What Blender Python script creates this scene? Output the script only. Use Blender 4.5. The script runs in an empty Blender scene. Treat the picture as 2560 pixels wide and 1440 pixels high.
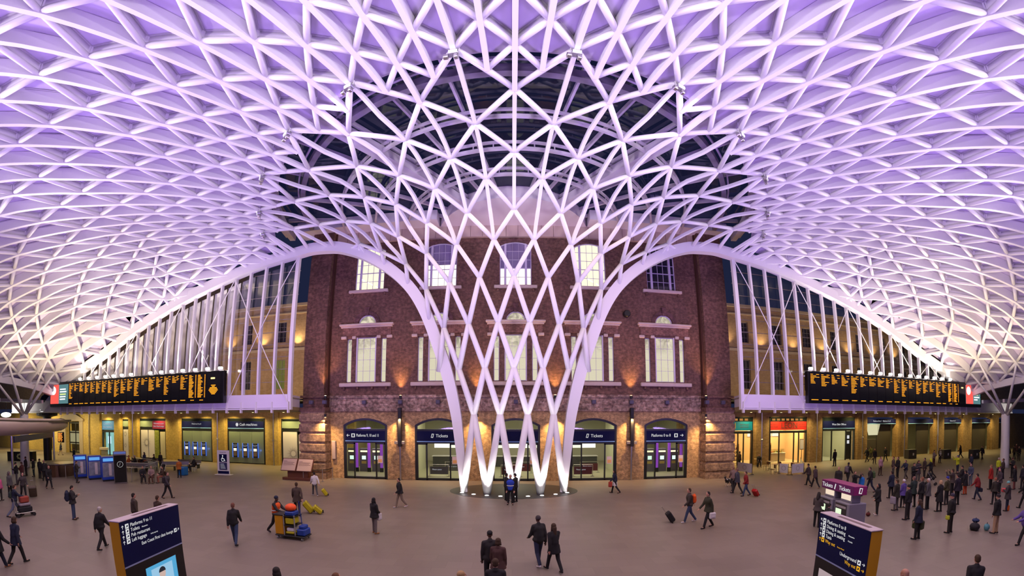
import bpy, bmesh, math, random
import numpy as np
from mathutils import Vector, Matrix, Quaternion
PI = math.pi
random.seed(7)
S = bpy.context.scene
COL = S.collection

# ---------------------------------------------------------------- camera, world, exposure, large lights
cd = bpy.data.cameras.new('camera'); cam = bpy.data.objects.new('camera', cd); COL.objects.link(cam); S.camera = cam
cam.location = (0, 0, 5); cam.rotation_euler = (PI/2, 0, 0)
cd.type = 'PANO'; cd.panorama_type = 'FISHEYE_LENS_POLYNOMIAL'; cd.sensor_width = 36
cd.shift_y = 327/1440; cd.fisheye_fov = math.radians(270); cd.clip_end = 500
_F = 940*36/2560                                   # stereographic wide lens as a lens polynomial
_r = np.linspace(0, 24, 400); _t = 2*np.arctan(_r/(2*_F))
_k, *_ = np.linalg.lstsq(np.stack([_r, _r**2, _r**3, _r**4], 1), _t, rcond=None)
cd.fisheye_polynomial_k0 = 0; cd.fisheye_polynomial_k1 = -_k[0]; cd.fisheye_polynomial_k2 = -_k[1]
cd.fisheye_polynomial_k3 = -_k[2]; cd.fisheye_polynomial_k4 = -_k[3]
S.cycles.max_bounces = 7; S.cycles.diffuse_bounces = 3; S.cycles.glossy_bounces = 3; S.cycles.transparent_max_bounces = 12; S.cycles.caustics_reflective = False; S.cycles.caustics_refractive = False
S.view_settings.view_transform = 'Standard'; S.view_settings.look = 'None'
S.view_settings.exposure = 0.0; S.view_settings.gamma = 1.0; S.view_settings.use_curve_mapping = False
W = bpy.data.worlds.new('night_sky'); S.world = W; W.use_nodes = True
W.node_tree.nodes['Background'].inputs[0].default_value = (.012, .016, .045, 1)
W.node_tree.nodes['Background'].inputs[1].default_value = 1.0

def light(kind, loc, power, color, name='lamp_light', target=None, size=.3, spot=70, blend=.6, size_y=None, radius=None):
    d = bpy.data.lights.new(name, kind); d.energy = power; d.color = color
    if name in ('roof_wash_light', 'roof_end_light', 'hall_fill_light'): d.specular_factor = .15
    if kind == 'AREA':
        d.shape = 'RECTANGLE' if size_y else 'DISK'; d.size = size
        if size_y: d.size_y = size_y
    else:
        d.shadow_soft_size = size
    if kind == 'SPOT':
        d.spot_size = math.radians(spot); d.spot_blend = blend
    o = bpy.data.objects.new(name, d); COL.objects.link(o); o.location = loc
    if target is not None:
        o.rotation_euler = (Vector(target)-Vector(loc)).to_track_quat('-Z', 'Y').to_euler()
    return o
VIOLET = (.50, .31, 1.0); PALE = (1.0, .90, .99); VK = .50; GK = .74; PURPLE = (.50, .26, 1.0); WARM = (1.0, .80, .56); AMBER = (1.0, .52, .16); SODIUM = (1.0, .82, .30)
# violet wash of the roof from floodlights along the balcony and the funnel foot
for (x, y, p) in [(-10, 2, 3300), (10, 2, 3300), (-24, 4, 2300), (24, 4, 2300), (0, 12, 2200), (-17, 16, 2000), (17, 16, 2000)]:
    light('AREA', (x, y, 3.2), p*VK, VIOLET, 'roof_wash_light', (x*1.1, y+3, 20), size=4)
# paler floodlights on the perimeter columns, skimming across the lattice
for a in (-78, -58, -38, -14, 14, 38, 58, 78):
    f = math.radians(a); p = (46*math.sin(f), 32-46*math.cos(f), 8.0)
    light('SPOT', p, 17000*GK, PALE, 'column_flood', (p[0]*.3, p[1]*.3+14*.7, 22.5), size=.6, spot=58, blend=.8).data.specular_factor = 0
for sx in (-1, 1):
    light('SPOT', (sx*5, 3, 3.4), 2600, (1, .84, 1), 'roof_wash_light', (sx*1.5, 25, 11), size=.4, spot=46, blend=1)  # added pair of spots brightening the funnel
    light('SPOT', (sx*9, 13, 19.0), 700, (.55, .35, 1), 'glass_fill_light', (0, 25, 21.6), size=.2, spot=110, blend=1)  # added violet spots lifting the steel under the glass roof
# warm wash at the two low ends of the shell
for sx in (-1, 1):
    light('SPOT', (sx*42, 19.5, 6.4), 3600, (1, .80, .52), 'roof_end_light', (sx*41.5, 22, 14), size=.5, spot=150, blend=1)
    light('SPOT', (sx*33, 15, 5.6), 3000, (1, .80, .54), 'roof_end_light', (sx*33, 21, 17), size=.8, spot=120, blend=1)
# added warm fill over the floor, offsetting the violet bounce
light('AREA', (0, 12, 17.0), 4300, (1, .76, .52), 'hall_fill_light', (0, 12.5, 0), size=50, size_y=24)

# ---------------------------------------------------------------- materials
MATS = {}
def mat(name, col, rough=.6, metal=0, spec=.5, emis=None, estr=0, alpha=None, bump=None, noise=None, clearcoat=0):
    if name in MATS: return MATS[name]
    m = bpy.data.materials.new(name); m.use_nodes = True; nt = m.node_tree; b = nt.nodes['Principled BSDF']
    b.inputs['Base Color'].default_value = (*col, 1); b.inputs['Roughness'].default_value = rough
    b.inputs['Metallic'].default_value = metal; b.inputs['Specular IOR Level'].default_value = spec
    if emis is not None:
        b.inputs['Emission Color'].default_value = (*emis, 1); b.inputs['Emission Strength'].default_value = estr
    tc = None
    if noise or bump:
        tc = nt.nodes.new('ShaderNodeTexCoord')
        n = nt.nodes.new('ShaderNodeTexNoise'); n.inputs['Scale'].default_value = (noise or bump)[0]; n.inputs['Detail'].default_value = 4
        nt.links.new(tc.outputs['Object'], n.inputs['Vector'])
        if noise:
            mx = nt.nodes.new('ShaderNodeMix'); mx.data_type = 'RGBA'
            k = noise[1]
            mx.inputs[6].default_value = (*[c*(1-k) for c in col], 1); mx.inputs[7].default_value = (*[min(1, c*(1+k)) for c in col], 1)
            nt.links.new(n.outputs[0], mx.inputs[0]); nt.links.new(mx.outputs[2], b.inputs['Base Color'])
        if bump:
            bp = nt.nodes.new('ShaderNodeBump'); bp.inputs['Strength'].default_value = bump[1]; bp.inputs['Distance'].default_value = .02
            nt.links.new(n.outputs[0], bp.inputs['Height']); nt.links.new(bp.outputs[0], b.inputs['Normal'])
    MATS[name] = m
    return m
def emat(name, col, s):
    if name in MATS: return MATS[name]
    m = bpy.data.materials.new(name); m.use_nodes = True; nt = m.node_tree
    nt.nodes.remove(nt.nodes['Principled BSDF']); e = nt.nodes.new('ShaderNodeEmission')
    e.inputs[0].default_value = (*col, 1); e.inputs[1].default_value = s
    nt.links.new(e.outputs[0], nt.nodes['Material Output'].inputs[0]); MATS[name] = m; return m
def glassmat(name, tint, refl=.12, rough=.03):
    if name in MATS: return MATS[name]
    m = bpy.data.materials.new(name); m.use_nodes = True; nt = m.node_tree; nt.nodes.remove(nt.nodes['Principled BSDF'])
    t = nt.nodes.new('ShaderNodeBsdfTransparent'); t.inputs[0].default_value = (*tint, 1)
    g = nt.nodes.new('ShaderNodeBsdfGlossy'); g.inputs['Roughness'].default_value = rough
    mx = nt.nodes.new('ShaderNodeMixShader'); fr = nt.nodes.new('ShaderNodeFresnel'); fr.inputs[0].default_value = 1.45
    ma = nt.nodes.new('ShaderNodeMath'); ma.operation = 'MULTIPLY_ADD'; ma.inputs[1].default_value = 1.0; ma.inputs[2].default_value = refl
    nt.links.new(fr.outputs[0], ma.inputs[0]); nt.links.new(ma.outputs[0], mx.inputs[0])
    nt.links.new(t.outputs[0], mx.inputs[1]); nt.links.new(g.outputs[0], mx.inputs[2]); nt.links.new(mx.outputs[0], nt.nodes['Material Output'].inputs[0])
    MATS[name] = m; return m
def brickmat(name, c1, c2, mortar, sw=1.0, axis='xz', stain=.35, rough=.85, bumpk=.5):
    if name in MATS: return MATS[name]
    m = bpy.data.materials.new(name); m.use_nodes = True; nt = m.node_tree; b = nt.nodes['Principled BSDF']; L = nt.links
    geo = nt.nodes.new('ShaderNodeNewGeometry'); sep = nt.nodes.new('ShaderNodeSeparateXYZ'); L.new(geo.outputs['Position'], sep.inputs[0])
    ad = nt.nodes.new('ShaderNodeMath'); ad.operation = 'ADD'; L.new(sep.outputs[0], ad.inputs[0]); L.new(sep.outputs[1], ad.inputs[1])
    cmb = nt.nodes.new('ShaderNodeCombineXYZ'); L.new(ad.outputs[0], cmb.inputs[0]); L.new(sep.outputs[2], cmb.inputs[1])
    br = nt.nodes.new('ShaderNodeTexBrick'); L.new(cmb.outputs[0], br.inputs['Vector'])
    br.inputs['Scale'].default_value = 1; br.inputs['Brick Width'].default_value = .36*sw; br.inputs['Row Height'].default_value = .12*sw
    br.inputs['Mortar Size'].default_value = .014*sw; br.inputs['Color1'].default_value = (*c1, 1); br.inputs['Color2'].default_value = (*c2, 1); br.inputs['Mortar'].default_value = (*mortar, 1)
    n = nt.nodes.new('ShaderNodeTexNoise'); n.inputs['Scale'].default_value = .5; n.inputs['Detail'].default_value = 8; n.inputs['Roughness'].default_value = .7; L.new(geo.outputs['Position'], n.inputs['Vector'])
    n2 = nt.nodes.new('ShaderNodeTexNoise'); n2.inputs['Scale'].default_value = 4; n2.inputs['Detail'].default_value = 5; L.new(geo.outputs['Position'], n2.inputs['Vector'])
    rp = nt.nodes.new('ShaderNodeMapRange'); rp.inputs[1].default_value = .3; rp.inputs[2].default_value = .7; rp.inputs[3].default_value = 1-stain; rp.inputs[4].default_value = 1+stain; L.new(n.outputs[0], rp.inputs[0])
    rp2 = nt.nodes.new('ShaderNodeMapRange'); rp2.inputs[1].default_value = .35; rp2.inputs[2].default_value = .68; rp2.inputs[3].default_value = 1-.8*stain; rp2.inputs[4].default_value = 1+.85*stain; L.new(n2.outputs[0], rp2.inputs[0])
    mu = nt.nodes.new('ShaderNodeMath'); mu.operation = 'MULTIPLY'; L.new(rp.outputs[0], mu.inputs[0]); L.new(rp2.outputs[0], mu.inputs[1])
    vm = nt.nodes.new('ShaderNodeVectorMath'); vm.operation = 'SCALE'; L.new(br.outputs['Color'], vm.inputs[0]); L.new(mu.outputs[0], vm.inputs['Scale'])
    L.new(vm.outputs[0], b.inputs['Base Color']); b.inputs['Roughness'].default_value = rough
    bp = nt.nodes.new('ShaderNodeBump'); bp.inputs['Strength'].default_value = bumpk; bp.inputs['Distance'].default_value = .03; bp.invert = True
    L.new(br.outputs['Fac'], bp.inputs['Height']); L.new(bp.outputs[0], b.inputs['Normal'])
    MATS[name] = m; return m
def floormat():
    m = bpy.data.materials.new('stone_floor'); m.use_nodes = True; nt = m.node_tree; b = nt.nodes['Principled BSDF']; L = nt.links
    geo = nt.nodes.new('ShaderNodeNewGeometry')
    br = nt.nodes.new('ShaderNodeTexBrick'); L.new(geo.outputs['Position'], br.inputs['Vector'])
    br.inputs['Scale'].default_value = 1; br.inputs['Brick Width'].default_value = .9; br.inputs['Row Height'].default_value = .6; br.inputs['Mortar Size'].default_value = .006
    br.inputs['Color1'].default_value = (.195, .158, .130, 1); br.inputs['Color2'].default_value = (.222, .180, .147, 1); br.inputs['Mortar'].default_value = (.175, .142, .115, 1)
    n = nt.nodes.new('ShaderNodeTexNoise'); n.inputs['Scale'].default_value = .35; n.inputs['Detail'].default_value = 7; L.new(geo.outputs['Position'], n.inputs['Vector'])
    rp = nt.nodes.new('ShaderNodeMapRange'); rp.inputs[1].default_value = .3; rp.inputs[2].default_value = .7; rp.inputs[3].default_value = .9; rp.inputs[4].default_value = 1.08; L.new(n.outputs[0], rp.inputs[0])
    vm = nt.nodes.new('ShaderNodeVectorMath'); vm.operation = 'SCALE'; L.new(br.outputs['Color'], vm.inputs[0]); L.new(rp.outputs[0], vm.inputs['Scale'])
    L.new(vm.outputs[0], b.inputs['Base Color'])
    rr = nt.nodes.new('ShaderNodeMapRange'); rr.inputs[3].default_value = .34; rr.inputs[4].default_value = .52; L.new(n.outputs[0], rr.inputs[0]); L.new(rr.outputs[0], b.inputs['Roughness'])
    b.inputs['Specular IOR Level'].default_value = .35
    return m
white = mat('white_painted_steel', (.80, .78, .80), .45)
rib_m = mat('white_painted_rib', (.80, .78, .80), .5)
clad = mat('roof_cladding', (.60, .52, .70), .55, noise=(1.2, .05))  # white cladding; lavender in its colour carries part of the violet light
frame_m = mat('cladding_frame', (.50, .46, .52), .5)
dark = mat('dark_steel', (.012, .014, .016), .4)
navy = mat('navy_sign', (.004, .006, .050), .5, spec=.15)
steel = mat('stainless_steel', (.52, .50, .48), .3, metal=.9)
black = mat('black', (.008, .008, .009), .5)
stone = mat('pale_stone', (.62, .50, .44), .7, noise=(3, .12))
whitep = mat('white_panel', (.78, .76, .76), .5)
brick_red = brickmat('red_brick', (.13, .060, .042), (.20, .092, .062), (.15, .10, .08), sw=.78)
brick_low = brickmat('tan_brick', (.44, .27, .12), (.58, .38, .17), (.30, .20, .13), sw=.78)
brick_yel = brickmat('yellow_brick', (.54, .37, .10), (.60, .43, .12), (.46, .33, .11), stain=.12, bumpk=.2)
wfr = mat('window_frame_paint', (.66, .60, .74), .5)

# ---------------------------------------------------------------- mesh builder
class MB:
    def __init__(s): s.v = []; s.f = []
    def add(s, vs, fs):
        o = len(s.v); s.v += [tuple(v) for v in vs]; s.f += [tuple(o+i for i in f) for f in fs]; return s
    def box(s, x0, x1, y0, y1, z0, z1):
        return s.add([(x0,y0,z0),(x1,y0,z0),(x1,y1,z0),(x0,y1,z0),(x0,y0,z1),(x1,y0,z1),(x1,y1,z1),(x0,y1,z1)],
                     [(0,3,2,1),(4,5,6,7),(0,1,5,4),(1,2,6,5),(2,3,7,6),(3,0,4,7)])
    def bbox(s, x0, x1, y0, y1, z0, z1, b=.02):            # box with chamfered edges
        cx, cy, cz = (x0+x1)/2, (y0+y1)/2, (z0+z1)/2; hx, hy, hz = (x1-x0)/2, (y1-y0)/2, (z1-z0)/2; b = min(b, hx*.9, hy*.9, hz*.9)
        vs = []; idx = {}
        for sx in (-1,1):
            for sy in (-1,1):
                for sz in (-1,1):
                    for a in range(3):
                        p = [hx-b, hy-b, hz-b]; p[a] = (hx, hy, hz)[a]
                        idx[(sx,sy,sz,a)] = len(vs); vs.append((cx+sx*p[0], cy+sy*p[1], cz+sz*p[2]))
        fs = []
        for a in range(3):
            b1, c1 = (a+1)%3, (a+2)%3
            for sa in (-1,1):
                q = []
                for (u, w) in ((-1,-1),(1,-1),(1,1),(-1,1)):
                    t = [0,0,0]; t[a]=sa; t[b1]=u; t[c1]=w; q.append(idx[(*t, a)])
                fs.append(tuple(q if sa>0 else q[::-1]))
            for u in (-1,1):
                for w in (-1,1):
                    t0=[0,0,0]; t1=[0,0,0]; t0[a]=-1; t1[a]=1; t0[b1]=t1[b1]=u; t0[c1]=t1[c1]=w
                    q=[idx[(*t0,b1)],idx[(*t1,b1)],idx[(*t1,c1)],idx[(*t0,c1)]]
                    fs.append(tuple(q if u*w>0 else q[::-1]))
        for k in [(i,j,l) for i in (-1,1) for j in (-1,1) for l in (-1,1)]:
            q=[idx[(*k,0)],idx[(*k,1)],idx[(*k,2)]]; fs.append(tuple(q if k[0]*k[1]*k[2]>0 else q[::-1]))
        return s.add(vs, fs)
    def quad(s, a, b, c, d): return s.add([a,b,c,d], [(0,1,2,3)])
    def poly(s, pts): return s.add(pts, [tuple(range(len(pts)))])
    def tube(s, p0, p1, r0, r1=None, n=8, cap=True):
        r1 = r0 if r1 is None else r1; p0 = Vector(p0); p1 = Vector(p1); d = (p1-p0)
        if d.length < 1e-6: return s
        d.normalize(); u = d.orthogonal().normalized(); w = d.cross(u)
        vs = [p0+(u*math.cos(2*PI*i/n)+w*math.sin(2*PI*i/n))*r0 for i in range(n)]+[p1+(u*math.cos(2*PI*i/n)+w*math.sin(2*PI*i/n))*r1 for i in range(n)]
        fs = [(i,(i+1)%n,n+(i+1)%n,n+i) for i in range(n)]
        if cap: fs += [tuple(range(n))[::-1], tuple(range(n,2*n))]
        return s.add(vs, fs)
    def sweep(s, pts, prof, ups, closed=False, cap=True):     # prof: list of (side, up) ; ups: up vectors per point
        n = len(prof); vs = []; N = len(pts); P = [Vector(p) for p in pts]
        for i in range(N):
            a = P[max(i-1,0)]; b = P[min(i+1,N-1)]
            if closed: a = P[(i-1)%N]; b = P[(i+1)%N]
            t = (b-a).normalized(); up = Vector(ups[i] if isinstance(ups, list) else ups); side = t.cross(up).normalized(); up = side.cross(t).normalized()
            vs += [P[i]+side*q[0]+up*q[1] for q in prof]
        fs = []
        for i in range(N if closed else N-1):
            j = (i+1)%N
            fs += [(i*n+k, i*n+(k+1)%n, j*n+(k+1)%n, j*n+k) for k in range(n)]
        if cap and not closed: fs += [tuple(range(n))[::-1], tuple(range((N-1)*n, N*n))]
        return s.add(vs, fs)
    def lathe(s, c, prof, n=16):                              # prof: (r, z)
        vs = [(c[0]+r*math.cos(2*PI*k/n), c[1]+r*math.sin(2*PI*k/n), c[2]+z) for r, z in prof for k in range(n)]
        fs = [(i*n+k, i*n+(k+1)%n, (i+1)*n+(k+1)%n, (i+1)*n+k) for i in range(len(prof)-1) for k in range(n)]
        fs += [tuple(range(n))[::-1], tuple(range((len(prof)-1)*n, len(prof)*n))]
        return s.add(vs, fs)
    def ball(s, c, r, n=12, m=8):
        r = (r, r, r) if not hasattr(r, '__len__') else r
        return s.lathe_e(c, r, n, m)
    def lathe_e(s, c, r, n, m):
        vs = [(c[0]+r[0]*math.sin(PI*i/m)*math.cos(2*PI*k/n), c[1]+r[1]*math.sin(PI*i/m)*math.sin(2*PI*k/n), c[2]-r[2]*math.cos(PI*i/m)) for i in range(1, m) for k in range(n)]
        fs = [(i*n+k, i*n+(k+1)%n, (i+1)*n+(k+1)%n, (i+1)*n+k) for i in range(m-2) for k in range(n)]
        b = len(vs); vs += [(c[0],c[1],c[2]-r[2]), (c[0],c[1],c[2]+r[2])]
        fs += [(b, (k+1)%n, k) for k in range(n)] + [(b+1, (m-2)*n+k, (m-2)*n+(k+1)%n) for k in range(n)]
        return s.add(vs, fs)
    def xf(s, M): s.v = [tuple(M@Vector(v)) for v in s.v]; return s
    def mesh(s, name, smooth=False):
        me = bpy.data.meshes.new(name); me.from_pydata(s.v, [], s.f); me.update()
        if smooth: me.polygons.foreach_set('use_smooth', [True]*len(me.polygons))
        return me
    def build(s, name, m, parent=None, smooth=False):
        me = s.mesh(name, smooth); me.materials.append(m)
        o = bpy.data.objects.new(name, me); COL.objects.link(o)
        if parent is not None: o.parent = parent
        return o
def empty(name, loc=(0,0,0), rz=0):
    o = bpy.data.objects.new(name, None); COL.objects.link(o); o.location = loc; o.rotation_euler = (0,0,rz); o.empty_display_size = .2; return o
def tag(o, label=None, cat=None, group=None, kind=None):
    if label: o['label'] = label
    if cat: o['category'] = cat
    if group: o['group'] = group
    if kind: o['kind'] = kind
    return o
def struct(o): o['kind'] = 'structure'; return o
def thing(name, label, cat, loc=(0,0,0), rz=0, group=None): return tag(empty(name, loc, rz), label, cat, group)
def text(body, loc, size, m, parent=None, name='lettering', align='LEFT', rot=(PI/2,0,0), ext=.004, sx=1.0):
    c = bpy.data.curves.new('txt', 'FONT'); c.body = body; c.size = size; c.align_x = align; c.align_y = 'CENTER'; c.extrude = ext; c.resolution_u = 2
    t = bpy.data.objects.new('txt', c); me = bpy.data.meshes.new_from_object(t); bpy.data.objects.remove(t); bpy.data.curves.remove(c)
    me.materials.clear(); me.materials.append(m); me.name = name
    o = bpy.data.objects.new(name, me); COL.objects.link(o); o.location = loc; o.rotation_euler = rot; o.scale = (sx,1,1)
    if parent is not None: o.parent = parent
    return o
# pixel of the 2560x1440 photograph -> point in the hall (on the floor, or on a vertical plane)
def pray(px, py):
    dx = px-1280; dy = 1047-py; r = math.hypot(dx, dy); t = 2*math.atan(r/1880)
    return Vector((math.sin(t)*dx/r, math.cos(t), math.sin(t)*dy/r))
def gp(px, py, z=0.0):
    d = pray(px, py); k = (z-5)/d.z; return Vector((k*d.x, k*d.y, z))
def wp(px, py, Y): d = pray(px, py); k = Y/d.y; return (k*d.x, 5+k*d.z)
# ================================================================ ROOF SHELL (diagrid)
CX0, CY0 = .12, 32.0
def pchip(kx, ky):
    kx = np.array(kx, float); ky = np.array(ky, float); h = np.diff(kx); dl = np.diff(ky)/h; n = len(kx); d = np.zeros(n)
    for i in range(1, n-1):
        if dl[i-1]*dl[i] > 0:
            w1 = 2*h[i]+h[i-1]; w2 = h[i]+2*h[i-1]; d[i] = (w1+w2)/(w1/dl[i-1]+w2/dl[i])
    d[0] = dl[0]; d[-1] = dl[-1]
    def f(x):
        x = min(max(x, kx[0]), kx[-1]); i = min(int(np.searchsorted(kx, x, 'right')-1), n-2); t = (x-kx[i])/h[i]
        return float(ky[i]*(1+2*t)*(1-t)**2+h[i]*d[i]*t*(1-t)**2+ky[i+1]*t*t*(3-2*t)+h[i]*d[i+1]*t*t*(t-1))
    return f
_rn = [(0,7.53),(1,7.62),(2,8.05),(3,8.52),(4,9.32),(5,10.39),(6,11.83),(7,13.24),(8,14.61),(9,16.38),(10,18.36),(10.5,19.55),(11,20.76),(11.5,22.04),(12,23.45),(12.5,24.97),(13,26.6),(13.5,28.4),(14,30.4),(14.5,32.4),(15,34.3),(15.5,36.3),(16,38.1),(16.5,39.6),(17,40.9),(17.5,42.2),(18,43.5),(18.5,44.7),(19,45.8),(19.5,46.9),(20,47.8),(20.5,48.7),(21,49.5),(21.5,50.3),(22,51.0)]
_zn = [(0,0),(1,5.3),(2,8.3),(3,11.16),(4,13.96),(5,15.97),(6,17.18),(7,18.43),(8,19.13),(9,19.66),(10,19.85)]
RHO = pchip(*zip(*_rn)); ZN = pchip(*zip(*_zn))
Z0 = pchip(*zip(*[(16,19.6),(18.4,19.85),(20.8,19.9),(24,19.75),(28,19.5),(32,19.1),(36,18.2),(40,16.7),(44,14.4),(48,11.3),(51,8.2),(53,5.5)]))
_edge = [(3.98,5.2),(4.35,7.0),(4.80,8.7),(5.36,10.28),(6.2,12.4),(7.25,14.19),(8.8,15.8),(10.52,16.99),(12.2,17.8),(13.98,18.28),(15.6,18.35),(17.18,18.14),(20.6,17.6),(24.31,16.75),(30.41,15.09),(35.34,13.46),(40.41,11.42),(44.85,9.94),(49.95,7.72),(52.6,6.2)]
EDX = pchip(*zip(*_edge))            # height of the edge arch against |x|
_PT = {9:([0,9],[0,121.5]), 10:([0,4,5,6,7.5,9],[0,54,64.5,72,81,90]), 11:([0,3.5,4.5,5.5,6.5,7.5,9],[0,47.3,59.6,66.6,73,79.5,89]),
       14.5:([0,2.25,2.75,3.75,4.25,4.75,5.5,6.5,7.5,9],[0,30.4,36.8,49.2,55.1,60.6,67.3,75,81,89]),
       15.5:([0,2,3.25,4.25,4.75,5.25,6.25,7.5,9],[0,27,42.5,53.2,59.0,64.4,73,80.5,89]),
       16.5:([0,2,3,4,5,5.75,6.5,7.5,9],[0,27,39.5,50,60.3,67.6,74,80.5,89]),
       18:([0,2,3,4,5,6,6.5,7.5,9],[0,26.5,38.5,49,59,68.3,72.6,80,89]), 20:([0,2,3,4,5,6,7,7.5,9],[0,26,38,48.5,58.5,68,76.7,80.7,90]), 22:([0,9],[0,92])}
_PF = {k: pchip(*v) for k, v in _PT.items()}; _PK = sorted(_PT)
_PT[22] = _PT[20]; _PF[22] = _PF[20]
def PHI(m, n):
    a = abs(m); n_ = min(max(n, 9), 22)
    for k0, k1 in zip(_PK[:-1], _PK[1:]):
        if k0 <= n_ <= k1:
            t = (n_-k0)/(k1-k0); v = _PF[k0](a)*(1-t)+_PF[k1](a)*t; break
    return math.copysign(v, m)*PI/180
def RHM(n, m):
    e = min(1.6, max(0, abs(m)-(.5*n-2.5)))
    return RHO(n)-2*e*float(np.interp(n, [14,15,16,17,18,19,20], [0,.8,1.2,1.5,1.7,2.3,2.6])) if n > 14 else RHO(n)
def NODE(n, m):
    r = RHM(n, m); f = PHI(m, n); x = r*math.sin(f); y = CY0-r*math.cos(f)
    z = ZN(n) if n <= 10 else Z0(r)
    if n > 5:
        s = min(1, (n-5)/4); t = max(0, 26-y); ze = EDX(abs(x)) if abs(x) > 4 else z
        zb = ze+max(z-ze, 0)*(1-math.exp(-t/(.09*r))); z = z*(1-s)+zb*s
    return Vector((CX0+x, y, z))
def inside(n, m): return CY0-RHM(n, m)*math.cos(PHI(m, n)) < 25.9 and abs(PHI(m, n)) < PI/2
YBACK = -13.0
ECP = [Vector((CX0+x, 26.0, z)) for x, z in _edge]
def snap(p):
    sx = 1 if p.x >= CX0 else -1; best = None
    for (x0, z0), (x1, z1) in zip(_edge[:-1], _edge[1:]):
        a = Vector((x0, z0)); b = Vector((x1, z1)); q = Vector((abs(p.x-CX0), p.z)); t = max(0, min(1, (q-a).dot(b-a)/(b-a).length_squared)); c = a+(b-a)*t
        d = (c-q).length
        if best is None or d < best[0]: best = (d, c)
    return Vector((CX0+sx*best[1].x, 25.95, best[1].y))
def seg(n0, m0, n1, m1, sub=1):
    """points of one lattice member, clipped at the edge arch; None when wholly outside"""
    i0, i1 = inside(n0, m0), inside(n1, m1)
    if not i0 and not i1: return None
    A, B = NODE(n0, m0), NODE(n1, m1)
    if max(A.y, B.y) < YBACK: return None
    if i0 and i1:
        return [A if k == 0 else B if k == sub else NODE(n0+(n1-n0)*k/sub, m0+(m1-m0)*k/sub) for k in range(sub+1)]
    if not i0: A, B = B, A
    t = min(1, (25.95-A.y)/max(B.y-A.y, 1e-3)); C = snap(A+(B-A)*t)
    if (C-A).length < .15: return None
    return [A, C] if i0 else [C, A]
def up_at(p):
    """outward normal of the shell near a point"""
    r = math.hypot(p.x-CX0, CY0-p.y); d = Vector((p.x-CX0, p.y-CY0, 0))/max(r, .01)
    # slope from the profile tables
    if r < 18: dz = 0; ns = np.linspace(0, 10, 60); rs = [RHO(q) for q in ns]; zs = [ZN(q) for q in ns]; k = int(np.argmin([abs(a-r)+abs(b-p.z)*.5 for a, b in zip(rs, zs)])); k = min(max(k, 1), 58); t = Vector((0,0,0)); dr = rs[k+1]-rs[k-1]; dz = zs[k+1]-zs[k-1]
    else: dr = .4; dz = Z0(r+.2)-Z0(r-.2)
    n = d*(-dz)+Vector((0,0,dr)); return n.normalized()
NMAX = 21.5
ceiling = struct(empty('ceiling'))
# member lists: full lattice lines so that each rib or tube run is one mesh
rows = list(range(0, 11))+[10.5+.5*i for i in range(int((NMAX-10.5)/.5)+1)]
def mrange(k, step, off):
    M = []; i = -40
    while i <= 40:
        v = i*step+off
        if abs(v) <= 9.1: M.append(round(v, 3))
        i += 1
    return M
ribs = {}; dia = {}
def addseg(D, key, pts): D.setdefault(key, []).append(pts)
for k in range(0, 11):                                   # coarse lattice of the funnel
    for m in mrange(k, 1, (k % 2)*.5):
        if k == 0 and abs(m) > 2: continue
        if k < 4 and abs(m) > 2+.5*k+.01: continue
        for s in (-1, 1):
            m1 = m+.5*s
            if k < 4 and abs(m1) > 2.5+.5*k: continue
            if k == 0 and abs(m1) > 2.01: continue       # the outermost leg is the edge arch itself
            if k == 1 and abs(m) > 2.01: continue
            p = seg(k, m, k+1, m1, 1)
            if p: addseg(dia, (s, round(m-.5*s*k, 3)), (k, p))
        if k >= 5 and k+2 <= 11:
            p = seg(k, m, k+2, m, 4)
            if p: addseg(ribs, m, (k, p))
n = 10.5
while n < NMAX-.01:                                       # doubled lattice of the roof
    j = int(round((n-10)*2)); off = .25 if j % 2 else 0
    for m in mrange(n, .5, off):
        for s in (-1, 1):
            if n == 10.5:
                pass
            p = seg(n, m, n+.5, m+.25*s, 1)
            if p: addseg(dia, (s, round(m-.5*s*n, 3)), (n, p))
        coarse = abs((m*2) % 1) < 1e-6
        if n+1 <= NMAX+.01 and not (n == 10.5 and False):
            p = seg(n, m, n+1, m, 3)
            if p and n > 10.4: addseg(ribs, m, (n, p))
    n += .5
# integer-m coarse ribs run 10 -> 11 as well, coarse diagonals 10 -> 10.5 are already whole
for m in mrange(10, 1, 0):
    p = seg(10, m, 11, m, 3)
    if p: addseg(ribs, m, (10, p))
def tube_r(p): return .24-.10*min(1, max(0, (p.z-1)/15.5)) if math.hypot(p.x-CX0, CY0-p.y) < 12 else .145
for key, L in sorted(dia.items()):
    L.sort(key=lambda q: q[0]); mb = MB()
    for _, p in L:
        for a, b in zip(p[:-1], p[1:]):
            mb.tube(a, b, tube_r(a), tube_r(b), 10)
            if _ >= 11: mb.sweep([a, b], [(-.035,.05),(.035,.05),(.035,.5),(-.035,.5)], [up_at(a), up_at(b)], cap=False)
    mb.build('diagonal_tube', white, ceiling, smooth=True)
RP = [(-.14,-.20),(.14,-.20),(.14,.20),(-.14,.20)]
for key, L in sorted(ribs.items()):
    L.sort(key=lambda q: q[0]); mb = MB()
    for nk, p in L:
        w = .115 if nk >= 10 else .10
        h = .18 if nk >= 10 else .12
        mb.sweep(p, [(-w,-h),(w,-h),(w,.52 if nk >= 11 else h*.6),(-w,.52 if nk >= 11 else h*.6)], [up_at(q) for q in p])
    mb.build('radial_rib', rib_m, ceiling)
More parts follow.
